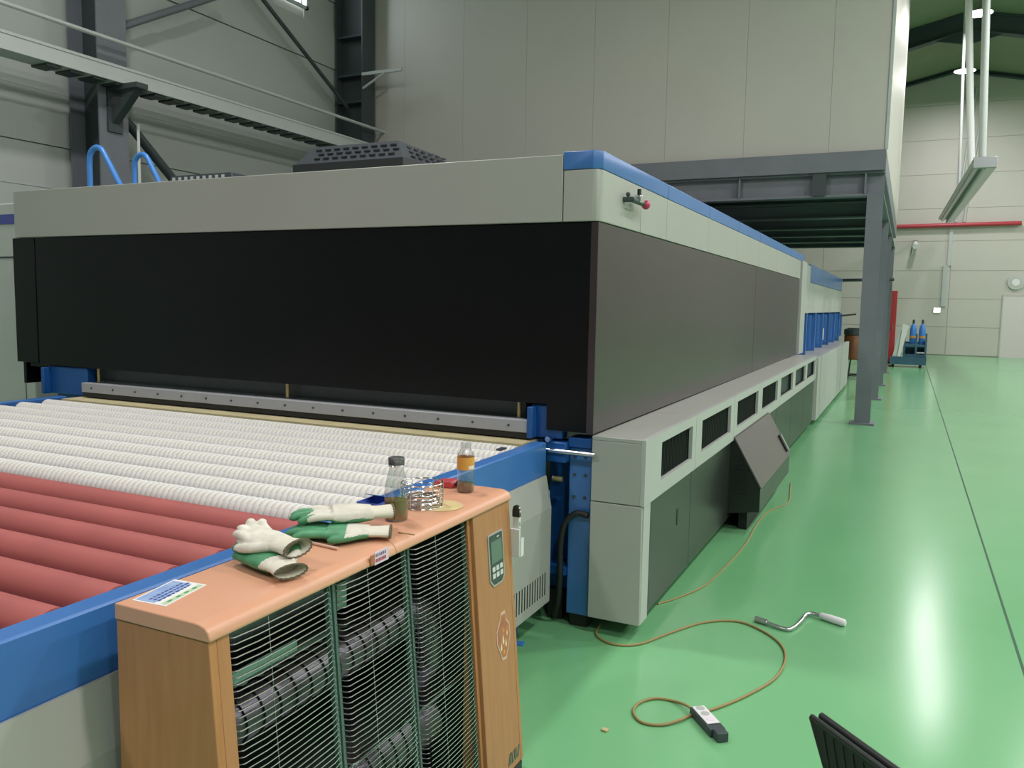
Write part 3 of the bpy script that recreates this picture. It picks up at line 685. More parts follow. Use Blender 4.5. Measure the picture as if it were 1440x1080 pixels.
# hanging metal heater duct
t = thing('hanging_duct', 'long shiny metal radiant duct hanging from pale pipes', 'duct', (1.12, 25, 4.4))
a, b = Vector((1.23, 19.4, 4.62)), Vector((.96, 31.0, 4.62)); dr = (b - a).normalized(); pr = Vector((dr.y, -dr.x, 0))
def ductpoly(o0, o1, z0, z1, ma, n):
    p = [a + pr * o0, a + pr * o1, b + pr * o1, b + pr * o0]
    m = MB(); m.add([(q.x, q.y, z0) for q in p] + [(q.x, q.y, z1) for q in p], [(0, 3, 2, 1), (4, 5, 6, 7), (0, 1, 5, 4), (1, 2, 6, 5), (2, 3, 7, 6), (3, 0, 4, 7)])
    m.build(n, ma, t)
ductpoly(-.22, .0, 4.60, 4.66, 'lamp_shell', 'reflector'); ductpoly(.03, .22, 4.50, 4.66, 'steel_bright', 'tray')
MB().tube([a + Vector((-.1, 0, -.03)), b + Vector((-.1, 0, -.03))], .05, 8).build('tube', 'steel_bright', t, smooth=True)
ductpoly(-.0, .03, 4.46, 4.68, 'pale_steel', 'spine')
MB().tube([(1.19, 19.6, 4.66), (.98, 19.6, roof_z(1.0))], .075, 12).build('hanger_pipe', 'pale_steel', t, smooth=True)
MB().tube([(1.12, 21.6, 4.66), (.72, 21.6, roof_z(.72))], .075, 12).build('hanger_pipe', 'white_plastic', t, smooth=True)
MB().tube([(1.06, 25.6, 4.66), (.9, 25.6, roof_z(.9))], .04, 8).build('hanger_pipe', 'pale_steel', t, smooth=True)
MB().box(1.02, 1.44, 19.3, 19.42, 4.48, 4.70).build('end_cap', 'lamp_shell', t, bevel=.01)
# cabinet seen at the left edge
t = thing('wall_cabinet', 'pale grey cabinet with a blue stripe behind the furnace end', 'cabinet', (-7.4, 4.6, 0))
box('body', 'cabinet_pale', t, -8.2, -6.5, 4.4, 5.2, 0, 2.35, bevel=.01)
box('stripe', 'stripe_blue', t, -8.19, -6.51, 4.395, 4.40, 2.18, 2.26); box('seam', 'steel_dark', t, -8.19, -6.51, 4.397, 4.40, 1.90, 1.915)
box('seam', 'steel_dark', t, -6.62, -6.612, 4.397, 4.40, .2, 1.90)

# ================================================================== HEATER (foreground)
HY0, HY1, HXB, HZ = 1.13, 2.474, -1.445, .968
def xf(z): return -1.112 - .0803 * z
t = H = thing('oil_heater', 'large wood-grain box heater with wire front grille beside the conveyor', 'heater', (-1.3, 1.8, 0))
prof = [(HXB, .934), (xf(.934) + .006, .934), (xf(.934) + .008, .940), (xf(.934) + .003, .953), (xf(.934) - .006, .962), (xf(.934) - .02, .967), (xf(.934) - .034, HZ), (HXB, HZ)]
for a, b in ((HY0, 1.775), (1.7765, HY1)):
    MB().prism(prof, 'y', a, b).build('top_board', 'wood_top', t, bevel=.0025)
def hside(a, b, n, ma, inset=0.0, x0=HXB):
    MB().prism([(x0, .03), (xf(.03) - inset, .03), (xf(.933) - inset, .933), (x0, .933)], 'y', a, b).build(n, ma, t, bevel=.002)
hside(HY0 + .004, HY0 + .024, 'side_panel', 'wood_side'); hside(HY1 - .024, HY1 - .004, 'side_panel', 'wood_side')
hside(HY0 + .0245, 1.188, 'front_stile', 'wood_front', 0, -1.21); hside(2.212, HY1 - .0245, 'front_stile', 'wood_front', 0, -1.21)
box('inner_liner', 'inner_dark', t, HXB + .012, -1.2105, 2.2125, 2.222, .035, .93); box('inner_liner', 'inner_dark', t, HXB + .012, -1.2105, 1.156, 1.164, .035, .93)
hside(2.196, 2.2115, 'stile_edge', 'wood_side', .012, -1.205)
box('base', 'inner_dark', t, HXB, xf(0), HY0 + .02, HY1 - .02, 0, .03)
box('back_plate', 'inner_dark', t, HXB, HXB + .01, HY0 + .025, HY1 - .025, .031, .93)
MB().prism([(HXB + .012, .90), (HXB + .03, .92), (HXB + .10, .925), (HXB + .10, .92), (HXB + .03, .91), (HXB + .02, .89), (HXB + .02, .06), (HXB + .012, .06)], 'y', 1.19, 2.19).build('reflector', 'reflector', t)
MB().prism([(HXB + .02, .50), (-1.20, .42), (-1.20, .43), (HXB + .02, .515)], 'y', 1.2, 2.19).build('reflector_shelf', 'reflector', t)
box('teal_bar', 'teal_bar', t, -1.262, -1.255, 1.24, 1.47, .775, .80)
box('teal_bar', 'teal_bar', t, -1.30, -1.285, 1.66, 1.70, .80, .87)
# heat tubes
for z, r, y0_, y1_ in ((.66, .055, 1.20, 2.02), (.30, .085, 1.20, 2.10)):
    MB().tube([(-1.31, y0_, z), (-1.31, y1_, z)], r, 20).build('heat_tube', 'heat_tube', t, smooth=True)
    for i in range(14): MB().tube([(-1.31 + (r + .003) * math.cos(a), y0_ + .05 + i * .055, z + (r + .003) * math.sin(a)) for a in [2 * PI * q / 16 for q in range(16)]], .003, 5, closed=True).build('tube_ring', 'heat_tube', t, smooth=True)
MB().tube(smooth_path([(-1.31, 2.02, .66), (-1.31, 2.12, .62), (-1.31, 2.15, .48), (-1.31, 2.13, .35), (-1.31, 2.10, .30)]), .05, 14).build('tube_bend', 'heat_tube', t, smooth=True)
for i in range(9):
    y = 1.90 + i * .02; h = .12 * math.sin((i + 1) / 10 * PI)
    MB().tube([(-1.235, y, .62 - h), (-1.225, y, .62), (-1.235, y, .62 + h)], .0015, 4).build('guard_wire', 'heat_tube', t)
for i in range(9): MB().tube([(-1.234, 1.91, .54 + i * .02), (-1.225, 1.98, .54 + i * .02), (-1.234, 2.05, .54 + i * .02)], .0015, 4).build('guard_wire', 'heat_tube', t)
# frame strips
for ya_, yb_ in ((1.188, 1.193), (1.523, 1.533), (1.541, 1.551), (1.853, 1.862), (1.870, 1.879), (2.191, 2.196)):
    MB().prism([(xf(.04) - .034, .04), (xf(.04) - .022, .04), (xf(.93) - .022, .93), (xf(.93) - .034, .93)], 'y', ya_, yb_).build('frame_strip', 'green_strip', t)
# grille wires: one bent wire per row, three bays
def wire_path(z):
    X = xf(z); out = []
    for a, b in ((1.192, 1.530), (1.546, 1.860), (1.874, 2.193)):
        for y, o in ((a, -.034), (a + .002, -.022), (a + .005, -.008), (a + .012, -.002), (a + .03, -.001), (a + .07, .003), ((a + b) / 2, .003), (b - .05, .0), (b - .02, -.006), (b - .006, -.020), (b, -.034)):
            out.append((X + o, y, z))
    return out
z0w = .045; dzw = .01385
w0 = MB().tube(wire_path(z0w), .0016, 5).build('grille_wire', 'chrome', t, smooth=True)
for i in range(1, 64): sub(w0, t, (xf(z0w + i * dzw) - xf(z0w), 0, i * dzw))
for y in (1.30, 1.655, 1.985):
    MB().tube([(xf(.04) - .001, y, .04), (xf(.93) - .001, y, .93)], .0010, 4).build('tie_wire', 'steel_bright', t)
# control panel on the right stile (tilted with the front)
def on_front(u0, u1, z0, z1, th, off=0.0):
    """thin plate lying on the sloped heater front"""
    return [(xf(z0) + off, u0, z0), (xf(z0) + off, u1, z0), (xf(z1) + off, u1, z1), (xf(z1) + off, u0, z1),
            (xf(z0) + off + th, u0, z0), (xf(z0) + off + th, u1, z0), (xf(z1) + off + th, u1, z1), (xf(z1) + off + th, u0, z1)]
BOXF = [(0, 3, 2, 1), (4, 5, 6, 7), (0, 1, 5, 4), (1, 2, 6, 5), (2, 3, 7, 6), (3, 0, 4, 7)]
def plate(n, ma, parent, u0, u1, z0, z1, th, off=0.0): return MB().add(on_front(u0, u1, z0, z1, th, off), BOXF).build(n, ma, parent)
def poly_front(pts, th, off):
    n = len(pts); vs = [(xf(z) + off, y, z) for y, z in pts] + [(xf(z) + off + th, y, z) for y, z in pts]
    return MB().add(vs, [tuple(range(n)), tuple(range(2 * n - 1, n - 1, -1))] + [(i, (i + 1) % n, (i + 1) % n + n, i + n) for i in range(n)])
def round_rect(y0, y1, z0, z1, r0, r1):
    return [(y0 + r0, z0), (y1 - r0, z0), (y1, z0 + r0), (y1, z1 - r1), (y1 - r1, z1), (y0 + r1, z1), (y0, z1 - r1), (y0, z0 + r0)]
cp = poly_front(round_rect(2.298, 2.402, .678, .852, .022, .006), .003, .0005).build('control_panel', 'lcd_frame', t)
poly_front(round_rect(2.304, 2.396, .684, .847, .019, .004), .001, .0036).build('panel_face', 'lcd_dark', cp)
plate('display', 'lcd_glass', cp, 2.312, 2.388, .755, .826, .0008, .0048)
for r in range(2):
    for c in range(3): plate('button', 'button_white', cp, 2.312 + c * .027, 2.331 + c * .027, .706 + r * .022, .721 + r * .022, .002, .0048)
plate('mark', 'button_white', cp, 2.356, 2.372, .834, .838, .0006, .0048)
# flame sticker
def octo(sc_): return [(2.372 + sc_ * a, .497 + sc_ * b) for a, b in ((-.018, -.078), (.012, -.082), (.030, -.05), (.050, -.012), (.046, .03), (.024, .052), (.020, .080), (-.012, .082), (-.024, .056), (-.048, .028), (-.050, -.014), (-.030, -.05))]
st = poly_front(octo(1.0), .001, .0005).build('flame_sticker', 'sticker_edge', t)
poly_front(octo(.88), .0006, .0016).build('sticker_face', 'sticker_brown', st)
for (dy, dz, ww, hh, ma) in ((-.022, -.03, .012, .03, 'flame_pale'), (-.006, -.01, .013, .036, 'flame_pale'), (.012, -.026, .013, .032, 'flame_pale'), (.024, .004, .009, .022, 'flame_pale'), (-.004, -.052, .018, .016, 'flame_orange'), (.0, .02, .012, .02, 'flame_orange')):
    cy, cz = 2.372 + dy, .497 + dz
    poly_front([(cy - ww / 2, cz - hh / 4), (cy, cz - hh / 2), (cy + ww / 2, cz - hh / 4), (cy + ww / 4, cz + hh / 6), (cy, cz + hh / 2), (cy - ww / 3, cz + hh / 8)], .0005, .0023).build('flame', ma, st)
# raised maker's lettering, four slanted strokes groups
lg = poly_front([(2.355, .055), (2.36, .055), (2.377, .092), (2.371, .092)], .002, .0005).build('logo_letter', 'logo_green', t)
for pts in ([(2.370, .055), (2.377, .055), (2.379, .092), (2.372, .092)], [(2.384, .055), (2.398, .055), (2.398, .061), (2.390, .061), (2.390, .092), (2.384, .092)],
            [(2.402, .062), (2.408, .055), (2.416, .055), (2.420, .062), (2.420, .092), (2.414, .092), (2.414, .062), (2.408, .062), (2.408, .092), (2.402, .092)],
            [(2.424, .055), (2.431, .055), (2.446, .092), (2.439, .092)]):
    poly_front(pts, .002, .0005).build('logo_letter', 'logo_green', t)
# remote control in its holder on the right side
r = thing('remote_control', 'white remote control standing in a holder on the heater side', 'remote', (-1.1690, HY1 + .012, .75))
MB().prism([(-1.1760, .765), (-1.1510, .765), (-1.1510, .895), (-1.1550, .910), (-1.1650, .914), (-1.1730, .910), (-1.1760, .895)], 'y', HY1 + .006, HY1 + .020).build('body', 'white_plastic', r, bevel=.003)
MB().prism([(-1.1770, .875), (-1.1500, .875), (-1.1515, .898), (-1.1560, .912), (-1.1650, .9155), (-1.1730, .912), (-1.1770, .898)], 'y', HY1 + .004, HY1 + .016).build('dark_tip', 'black_plastic', r)
for i in range(3): box('button', 'lcd_frame', r, -1.1510, -1.1495, HY1 + .008, HY1 + .018, .80 + i * .022, .814 + i * .022)
hd = box('remote_holder', 'white_plastic', H, -1.1910, -1.1450, HY1 - .003, HY1 + .004, .738, .835, bevel=.002)
m = MB(); m.box(-1.1850, -1.1420, HY1 + .023, HY1 + .027, .738, .800); m.box(-1.1460, -1.1420, HY1 + .004, HY1 + .023, .738, .800); m.box(-1.1850, -1.1810, HY1 + .004, HY1 + .023, .738, .800); m.box(-1.1810, -1.1460, HY1 + .004, HY1 + .023, .738, .742)
m.build('holder_cup', 'white_plastic', hd)
# label stuck on the front edge
def edge_label():
    g = thing('warning_label', 'small pink printed label on the rounded edge of the heater top', 'label', (xf(.95) + .012, 1.70, .93))
    x0 = xf(.934) + .0085
    y0_, y1_ = 1.655, 1.735
    box('sheet', 'label_pink', g, x0 - .001, x0 + .0015, y0_ + .018, y1_, .934, .967)
    box('tab', 'sticker_brown', g, x0 - .001, x0 + .003, y0_, y0_ + .018, .936, .964, bevel=.002)
    for i in range(6): box('print_mark', 'ink_purple', g, x0 + .0015, x0 + .002, y0_ + .022 + i * .008, y0_ + .0265 + i * .008, .954, .962)
    for i in range(7): box('print_mark', 'ink_red', g, x0 + .0015, x0 + .002, y0_ + .022 + i * .0068, y0_ + .027 + i * .0068, .940, .949)
edge_label()
# info sticker on the top, left end
g = thing('info_sticker', 'blue and white printed sheet on the near end of the heater top', 'sticker', (-1.395, 1.22, HZ))
def quad_plate(n, ma, p, z0, z1): return MB().add([(x, y, z0) for x, y in p] + [(x, y, z1) for x, y in p], BOXF).build(n, ma, g)
A, B, Cc, D = Vector((-1.427, 1.158)), Vector((-1.338, 1.166)), Vector((-1.362, 1.300)), Vector((-1.452, 1.292))
def uv(u, v): p = (A * (1 - u) + B * u) * (1 - v) + (D * (1 - u) + Cc * u) * v; return (p.x, p.y)
def strip(n, ma, u0, u1, v0, v1, k): return quad_plate(n, ma, [uv(u0, v0), uv(u1, v0), uv(u1, v1), uv(u0, v1)], HZ + .0002 + k * .0004, HZ + .0006 + k * .0004)
strip('sheet', 'paper_white', 0, 1, 0, 1, 0); strip('blue_field', 'paper_blue', .05, .62, .04, .93, 1); strip('green_field', 'paper_green', .80, .95, .05, .95, 1)
for r_ in range(3):
    v = .12
    while v < .85:
        L = random.uniform(.04, .10); strip('print_mark', 'ink_blue', .34 + r_ * .13, .40 + r_ * .13, v, v + L, 2); v += L + .03
for i in range(4): strip('print_mark', 'latex_green', .84, .90, .15 + i * .2, .24 + i * .2, 2)

# ------------------------------------------------------------------ things on the heater
def baked(mb_, vox, sm=4):
    me = bpy.data.meshes.new('tmp'); me.from_pydata(mb_.v, [], mb_.f); o = bpy.data.objects.new('tmp', me); col.objects.link(o)
    bm = bmesh.new(); bm.from_mesh(me); bmesh.ops.recalc_face_normals(bm, faces=bm.faces); bm.to_mesh(me); bm.free()
    a = o.modifiers.new('r', 'REMESH'); a.mode = 'VOXEL'; a.voxel_size = vox
    b = o.modifiers.new('s', 'SMOOTH'); b.iterations = sm; b.factor = .5
    dg = bpy.context.evaluated_depsgraph_get(); dg.update()
    e = bpy.data.meshes.new_from_object(o.evaluated_get(dg)); bpy.data.objects.remove(o)
    return e
def glove(label, O, eu, side, fingers, thumb, green, palm=((.05, .0, .036), (.09, 0, .043), (.145, 0, .044)), cuff=((.055, 0, .0), (.03, 0, .0), (.0, 0, .0)), cr=.034, th=.42, group='work gloves on the heater', S=1.1):
    O = Vector(O); eu = Vector((*eu, 0)).normalized(); ev = Vector((-eu.y, eu.x, 0)) * side; ez = Vector((0, 0, 1))
    T = lambda p: O + (eu * p[0] + ev * p[1] + ez * p[2]) * S; cr *= S
    g = thing('work_glove', label, 'glove', O, group)
    m = MB()
    m.tube([T((u, v, 0)) for u, v, _ in palm], [r_ * S for _, _, r_ in palm], 14, flat=th)
    m.tube([T((palm[0][0] - .012, palm[0][1], 0)), T((palm[0][0] + .02, palm[0][1], 0))], cr * .95, 14, flat=th - .08)
    for pts, r_ in fingers + [thumb]:
        pts = smooth_path(pts, 4); n = len(pts)
        m.tube([T(p) for p in pts], [S * r_ * (1.0 if i < n - 2 else (.85 if i == n - 2 else .45)) for i in range(n)], 10, flat=.85)
    me = baked(m, .0034, 3)
    for mm in ('knit_white', 'latex_green'): me.materials.append(MATS[mm])
    for p in me.polygons:
        d = Vector(p.center) - O; u, v, w_ = d.dot(eu) / S, d.dot(ev) / S, d.z / S
        p.material_index = 1 if green(u, v, w_, p.normal) else 0; p.use_smooth = True
    for v in me.vertices: v.co = v.co - O
    o = bpy.data.objects.new('shell', me); col.objects.link(o); o.parent = g
    c = MB(); pts = [T(p) for p in cuff]
    c.tube(pts, [cr * .97, cr * .95, cr * 1.06], 18, flat=th - .04, cap=False)
    c.tube([pts[1] + (pts[0] - pts[1]) * .05, pts[1] + (pts[0] - pts[1]) * .05 + (pts[0] - pts[1]).normalized() * .001], cr * .93, 18, 1, flat=th - .06)
    cu = c.build('cuff', ['cuff_knit', 'glove_inside'], g, smooth=True)
    # stitched rim
    d = (pts[2] - pts[1]).normalized(); a = ez - d * ez.dot(d); a.normalize(); b = d.cross(a)
    rim = MB(); q = []
    for k in range(36):
        an = 2 * PI * k / 36; rr = cr * 1.07 * (1 + .03 * (k % 2))
        q.append(pts[2] + a * math.cos(an) * (th - .04) * rr + b * math.sin(an) * rr + d * (.0012 if k % 2 else -.0012))
    rim.tube(q, .0024, 5, closed=True); rim.build('cuff_rim', 'cuff_edge', g)
    return g
Zh = HZ
# pair lying flat by the jar
F1 = [([(.13, -.034, .0), (.18, -.040, .006), (.215, -.040, -.004)], .0105), ([(.13, -.012, .002), (.19, -.016, .008), (.238, -.016, -.002)], .0115),
      ([(.13, .012, .002), (.19, .012, .008), (.243, .010, -.002)], .0115), ([(.13, .033, 0), (.18, .036, .004), (.225, .034, -.004)], .011)]
glove('green and white work glove lying flat, upper one beside the glass jar', (-1.255, 1.868, Zh + .053), (-.72, -.66), 1, F1, ([(.07, -.03, -.004), (.11, -.058, -.002), (.15, -.062, -.006)], .0115),
      lambda u, v, w_, n: w_ < -.004 + .003 * math.sin(u * 90) or u > .195 + .01 * math.sin(v * 300), palm=((.05, .0, .038), (.085, 0, .047), (.145, 0, .049)), th=.46, S=1.14)
glove('green and white work glove lying underneath, its cuff towards the heater edge', (-1.212, 1.795, Zh + .0195), (-.86, -.51), 1, F1, ([(.07, .03, .0), (.10, .055, .0), (.14, .06, -.004)], .0115),
      lambda u, v, w_, n: w_ < .004 or u > .10, palm=((.05, .0, .038), (.085, 0, .046), (.145, 0, .048)), th=.36, S=1.13)
# crumpled pair nearer the camera
F2 = [([(.12, -.03, .004), (.150, -.034, .018), (.150, -.034, .032)], .0115), ([(.12, -.010, .006), (.160, -.012, .018), (.162, -.012, .036)], .012),
      ([(.12, .012, .006), (.158, .013, .016), (.168, .013, .026)], .012), ([(.115, .032, .004), (.14, .037, .016), (.155, .036, .010)], .0115)]
glove('crumpled dirty white work glove with curled fingers, on top', (-1.250, 1.470, Zh + .054), (-.99, .12), 1, F2, ([(.06, .03, .0), (.10, .052, -.006), (.155, .040, -.016)], .013),
      lambda u, v, w_, n: w_ < -.012 or (u > .135 and w_ < .0 and v > .0), cr=.036, th=.5)
F3 = [([(.12, -.032, .0), (.16, -.036, .002), (.18, -.038, -.002)], .0115), ([(.12, -.010, .0), (.165, -.012, .002), (.19, -.014, -.002)], .012),
      ([(.12, .012, .0), (.165, .012, .002), (.19, .010, -.002)], .012), ([(.115, .033, 0), (.16, .036, .0), (.18, .036, -.002)], .0115)]
glove('crumpled green palmed work glove underneath, its cuff facing the camera', (-1.215, 1.405, Zh + .0235), (-.93, .36), 1, F3, ([(.05, -.02, .0), (.075, -.050, .012), (.11, -.066, .022)], .013),
      lambda u, v, w_, n: True if u > .068 else w_ < -.002, cr=.034, th=.42)

# glass jar
jc = (-1.305, 1.962, Zh)
t = thing('glass_jar', 'clear glass jar with black lid and brown tea on the heater', 'jar', jc)
MB().lathe([(.001, .002), (.030, .0015), (.0335, .004), (.0345, .012), (.0345, .085), (.0325, .105), (.027, .128), (.0215, .148), (.0205, .160), (.0205, .170)], jc, 28, cap=False).build('glass_body', 'clear_glass', t, smooth=True)
MB().lathe([(.001, .0045), (.030, .0045), (.0328, .008), (.0332, .06), (.001, .061)], jc, 28, cap=False).build('tea', 'tea_liquid', t, smooth=True)
MB().lathe([(.0215, .163), (.0235, .164), (.0238, .181), (.022, .184), (.001, .1845)], jc, 28, cap=False).build('lid', 'lid_black', t, smooth=True)
MB().lathe([(.0217, .158), (.0232, .160), (.0217, .1625)], jc, 28, cap=False).build('neck_ring', 'chrome', t, smooth=True)
# plastic bottle
pc = (-1.302, 2.372, Zh)
t = thing('plastic_bottle', 'clear plastic bottle with orange label and dark dregs on the heater', 'bottle', pc)
MB().lathe([(.001, .003), (.024, .0015), (.0285, .006), (.029, .04), (.0265, .058), (.0275, .075), (.029, .085), (.029, .118), (.026, .130), (.019, .142), (.016, .148), (.016, .160), (.017, .161), (.017, .166), (.015, .168)], pc, 24, cap=False).build('body', 'clear_pet', t, smooth=True)
MB().lathe([(.001, .004), (.0265, .004), (.0275, .008), (.0278, .030), (.001, .031)], pc, 20, cap=False).build('dregs', 'cola_liquid', t, smooth=True)
MB().lathe([(.0294, .078), (.0297, .082), (.0297, .116), (.0294, .120)], pc, 24, cap=False).build('label_sleeve', 'label_orange', t, smooth=True)
m = MB(); th0 = -0.75
m.add([(pc[0] + .0301 * math.cos(th0 + k * .11), pc[1] + .0301 * math.sin(th0 + k * .11), pc[2] + z) for z in (.081, .093) for k in range(8)], [(k, k + 1, k + 9, k + 8) for k in range(7)])
m.build('white_print', 'paper_white', t)
# wire basket
bc = (-1.325, 2.135, Zh)
t = thing('wire_basket', 'round chrome wire basket between the glass jar and plastic bottle', 'basket', bc)
def ring(r_, z, n=40): return [(bc[0] + r_ * math.cos(2 * PI * k / n), bc[1] + r_ * math.sin(2 * PI * k / n), bc[2] + z) for k in range(n)]
for z, r_, w_ in ((.003, .062, .0018), (.018, .063, .0013), (.032, .063, .0013), (.046, .063, .0013), (.060, .063, .0013), (.075, .064, .0020)):
    MB().tube(ring(r_, z), w_, 6, closed=True).build('ring', 'chrome', t, smooth=True)
for k in range(12):
    a = 2 * PI * k / 12
    MB().tube([(bc[0] + r_ * math.cos(a), bc[1] + r_ * math.sin(a), bc[2] + z) for r_, z in ((.010, .003), (.062, .003), (.065, .012), (.0655, .075))], .0012, 5).build('upright', 'chrome', t, smooth=True)
for i, r_ in enumerate((.018, .032, .046)): MB().tube(ring(r_, .005 + i * .0), .0012, 5, closed=True).build('bottom_ring', 'chrome', t, smooth=True)
for i in range(3): MB().tube(ring(.050 - i * .006, .018 + i * .010, 32), .004, 6, closed=True).build('wire_coil', 'steel_bright', t, smooth=True)
tag(MB().lathe([(.001, .0), (.072, .0), (.073, .001), (.001, .0016)], (-1.278, 2.165, Zh), 28, cap=False).build('round_mat', 'mat_yellow', smooth=True), 'thin yellowish round mat under the wire basket', 'mat')
# carton
t = thing('small_carton', 'small open blue and orange carton behind the glass jar', 'box', (-1.40, 2.02, Zh))
c0 = (-1.447, -1.372, 1.965, 2.05)
m = MB(); m.box(c0[0], c0[1], c0[2], c0[2] + .002, Zh, Zh + .036); m.box(c0[0], c0[1], c0[3] - .002, c0[3], Zh, Zh + .036); m.box(c0[0], c0[0] + .002, c0[2] + .002, c0[3] - .002, Zh, Zh + .036); m.box(c0[1] - .002, c0[1], c0[2] + .002, c0[3] - .002, Zh, Zh + .036); m.box(c0[0] + .002, c0[1] - .002, c0[2] + .002, c0[3] - .002, Zh, Zh + .002)
m.build('tray', 'box_blue', t)
box('printed_face', 'box_orange', t, c0[0] + .004, c0[0] + .042, c0[2] - .0008, c0[2], Zh + .003, Zh + .022)
MB().add([(c0[0], c0[3], Zh + .036), (c0[1], c0[3], Zh + .036), (c0[1], c0[3] - .045, Zh + .050), (c0[0], c0[3] - .045, Zh + .050), (c0[0], c0[3], Zh + .038), (c0[1], c0[3], Zh + .038), (c0[1], c0[3] - .045, Zh + .052), (c0[0], c0[3] - .045, Zh + .052)], BOXF).build('flap', 'bright_blue', t)
# red packet
t = thing('red_packet', 'flat red plastic packet with black cap behind the plastic bottle', 'packet', (-1.40, 2.40, Zh))
MB().prism([(-1.445, Zh), (-1.365, Zh), (-1.36, Zh + .010), (-1.37, Zh + .026), (-1.43, Zh + .020)], 'y', 2.385, 2.44).build('body', 'red_plastic', t, bevel=.004)
MB().ball((-1.348, 2.41, Zh + .014), .0135).build('cap', 'black_plastic', t, smooth=True)
# sticks
tag(MB().tube([(-1.40, 1.655, Zh + .0042), (-1.268, 1.642, Zh + .0042)], .0042, 8).build('wooden_stick', 'label_tan', smooth=True), 'thin pale wooden stick lying between the two pairs of gloves', 'stick')
tag(MB().tube([(-1.222, 1.848, Zh + .002), (-1.17, 1.848, Zh + .0025)], .0018, 6).build('thin_wire', 'cord_tan'), 'short thin brown wire poking out beside the glove cuff', 'wire')

# ================================================================== THINGS ON THE FLOOR
def cord(name, pts, label, r=.0058): tag(MB().tube(smooth_path([(x, y, r + dz) for x, y, dz in pts], 8), r, 8).build(name, 'cord_tan', smooth=True), label, 'cord')
cord('floor_cord', [(-1.12, 4.20, 0), (-1.05, 4.34, 0), (-.962, 4.608, 0), (-.92, 5.05, 0), (-.90, 5.6, 0), (-.915, 6.1, 0), (-.90, 6.55, 0), (-.80, 6.95, 0), (-.83, 7.35, 0), (-.875, 7.77, 0)], 'thin tan cord running along the cabinets and under the console', .005)
cord('extension_cord', [(-1.30, 3.78, 0), (-1.27, 3.65, 0), (-1.17, 3.585, 0), (-1.056, 3.64, 0), (-.95, 3.86, 0), (-.841, 4.055, 0), (-.70, 4.15, 0), (-.575, 4.10, 0), (-.46, 3.97, 0), (-.412, 3.80, 0), (-.425, 3.577, 0), (-.50, 3.37, 0), (-.591, 3.195, 0), (-.672, 3.085, 0), (-.70, 3.02, .004), (-.757, 2.955, 0), (-.83, 2.94, 0), (-.882, 3.0, 0), (-.885, 3.08, 0), (-.84, 3.15, 0), (-.771, 3.165, 0), (-.71, 3.135, .011), (-.675, 3.105, .014)], 'tan extension cord looping across the green floor to the power strip')
t = thing('power_strip', 'small dark power strip with white socket face on the floor', 'power strip', (-.60, 3.08, 0))
a = Vector((-.667, 3.125)); b = Vector((-.555, 2.985)); d2 = (b - a).normalized(); n2 = Vector((-d2.y, d2.x)) * -1
def ps_box(n, ma, s0, s1, h0, h1, w_): 
    p = [a + d2 * s0 - n2 * w_, a + d2 * s1 - n2 * w_, a + d2 * s1 + n2 * w_, a + d2 * s0 + n2 * w_]
    return MB().add([(q.x, q.y, h0) for q in p] + [(q.x, q.y, h1) for q in p], BOXF).build(n, ma, t, bevel=.002)
ps_box('body', 'strip_grey', .014, .19, 0, .032, .031); ps_box('face', 'white_plastic', .022, .155, .0325, .038, .026)
for i in range(3):
    q = a + d2 * (.042 + i * .042)
    MB().lathe([(.017, 0), (.017, .0008), (.012, .001)], (q.x, q.y, .0381), 16).build('socket', 'label_pink' if i == 2 else 'lcd_frame', t)
ps_box('plug', 'strip_grey', .192, .232, .002, .036, .022)
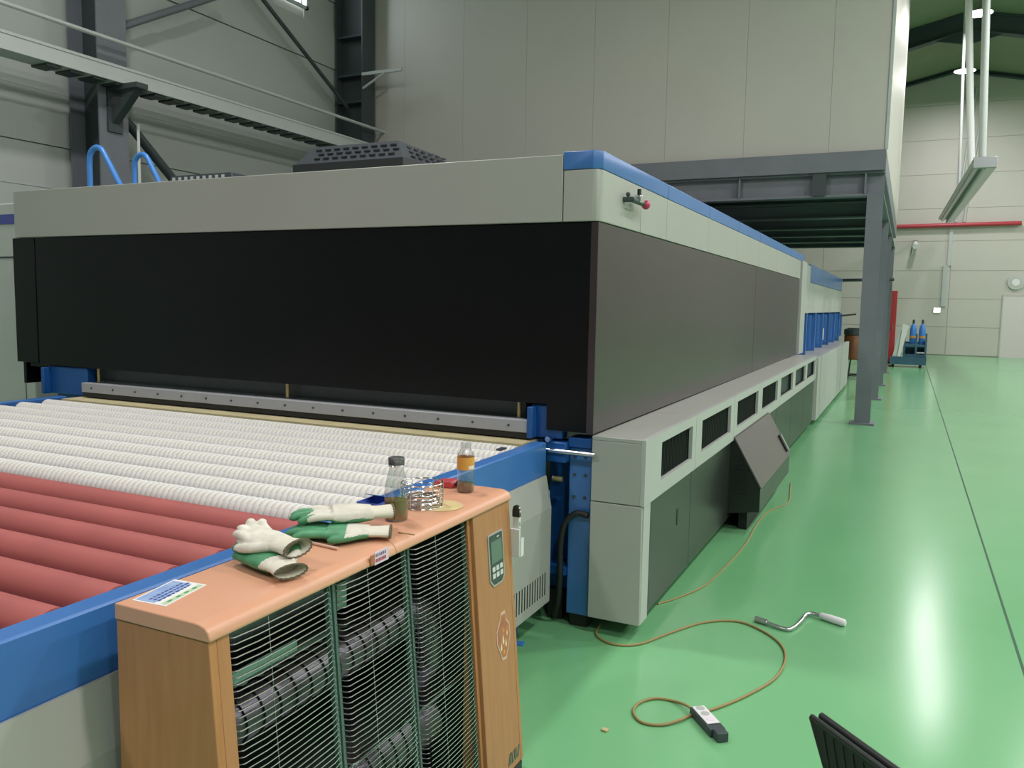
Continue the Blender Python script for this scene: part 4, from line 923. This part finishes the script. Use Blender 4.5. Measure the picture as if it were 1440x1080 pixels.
# crank
t = thing('hand_crank', 'steel hand crank with white grip lying on the green floor', 'crank', (-.40, 4.28, 0))
MB().tube(smooth_path([(-.56, 4.185, .014), (-.47, 4.15, .012), (-.43, 4.165, .012), (-.40, 4.28, .014), (-.385, 4.39, .016), (-.355, 4.415, .018), (-.315, 4.40, .018)], 6), .010, 10).build('rod', 'steel_bright', t, smooth=True)
MB().tube([(-.61, 4.205, .016), (-.55, 4.183, .016)], .015, 10).build('socket', 'steel_bright', t, smooth=True)
MB().tube([(-.318, 4.402, .02), (-.31, 4.399, .02), (-.26, 4.378, .02), (-.20, 4.352, .02), (-.192, 4.349, .02)], [.012, .017, .020, .019, .014], 14).build('grip', 'grip_white', t, smooth=True)
tag(MB().prism([(-.952, 2.815), (-.928, 2.812), (-.925, 2.832), (-.95, 2.836)], 'z', 0, .008).build('wood_chip', 'chip_tan', bevel=.002), 'tiny tan chip lying on the floor near the heater', 'debris')
tag(MB().prism([(-1.585, 3.36), (-1.535, 3.37), (-1.54, 3.41), (-1.58, 3.40)], 'z', 0, .010).build('blue_scrap', 'bright_blue', bevel=.002), 'tiny blue scrap on the floor beside the heater', 'debris')
# folded black stool, lower right corner
t = thing('folded_stool', 'folded black mesh stool at the lower right corner', 'stool', (.0, 2.27, 0))
c = Vector((-.186, 2.478)); d3 = Vector((.69, -.724)).normalized(); n3 = Vector((.724, .69)).normalized()
def P3(s_, o, z): q = c + d3 * s_ + n3 * o; return (q.x, q.y, z)
def bar(n, p0, p1, r_): MB().tube([p0, p1], r_, 10).build(n, 'black_plastic', t, smooth=True)
bar('rail', P3(-.0, 0, .40), P3(.5, 0, .40), .009); bar('rail', P3(.012, .024, .405), P3(.5, .024, .405), .011)
MB().add([P3(.004, -.006, .395), P3(.5, -.006, .395), P3(.5, -.006, .10), P3(.17, -.006, .10), P3(.004, -.001, .395), P3(.5, -.001, .395), P3(.5, -.001, .10), P3(.17, -.001, .10)], BOXF).build('mesh_panel', 'black_rubber', t)
for i in range(10): bar('weave_cord', P3(.06 + i * .04, -.0075, .385), P3(.16 + i * .034, -.0075, .11), .0018)
bar('leg', P3(.0, .0, .40), P3(.24, .0, .01), .009); bar('leg', P3(.5, .024, .40), P3(.26, .024, .01), .009); bar('foot', P3(.16, .012, .010), P3(.36, .012, .010), .010)
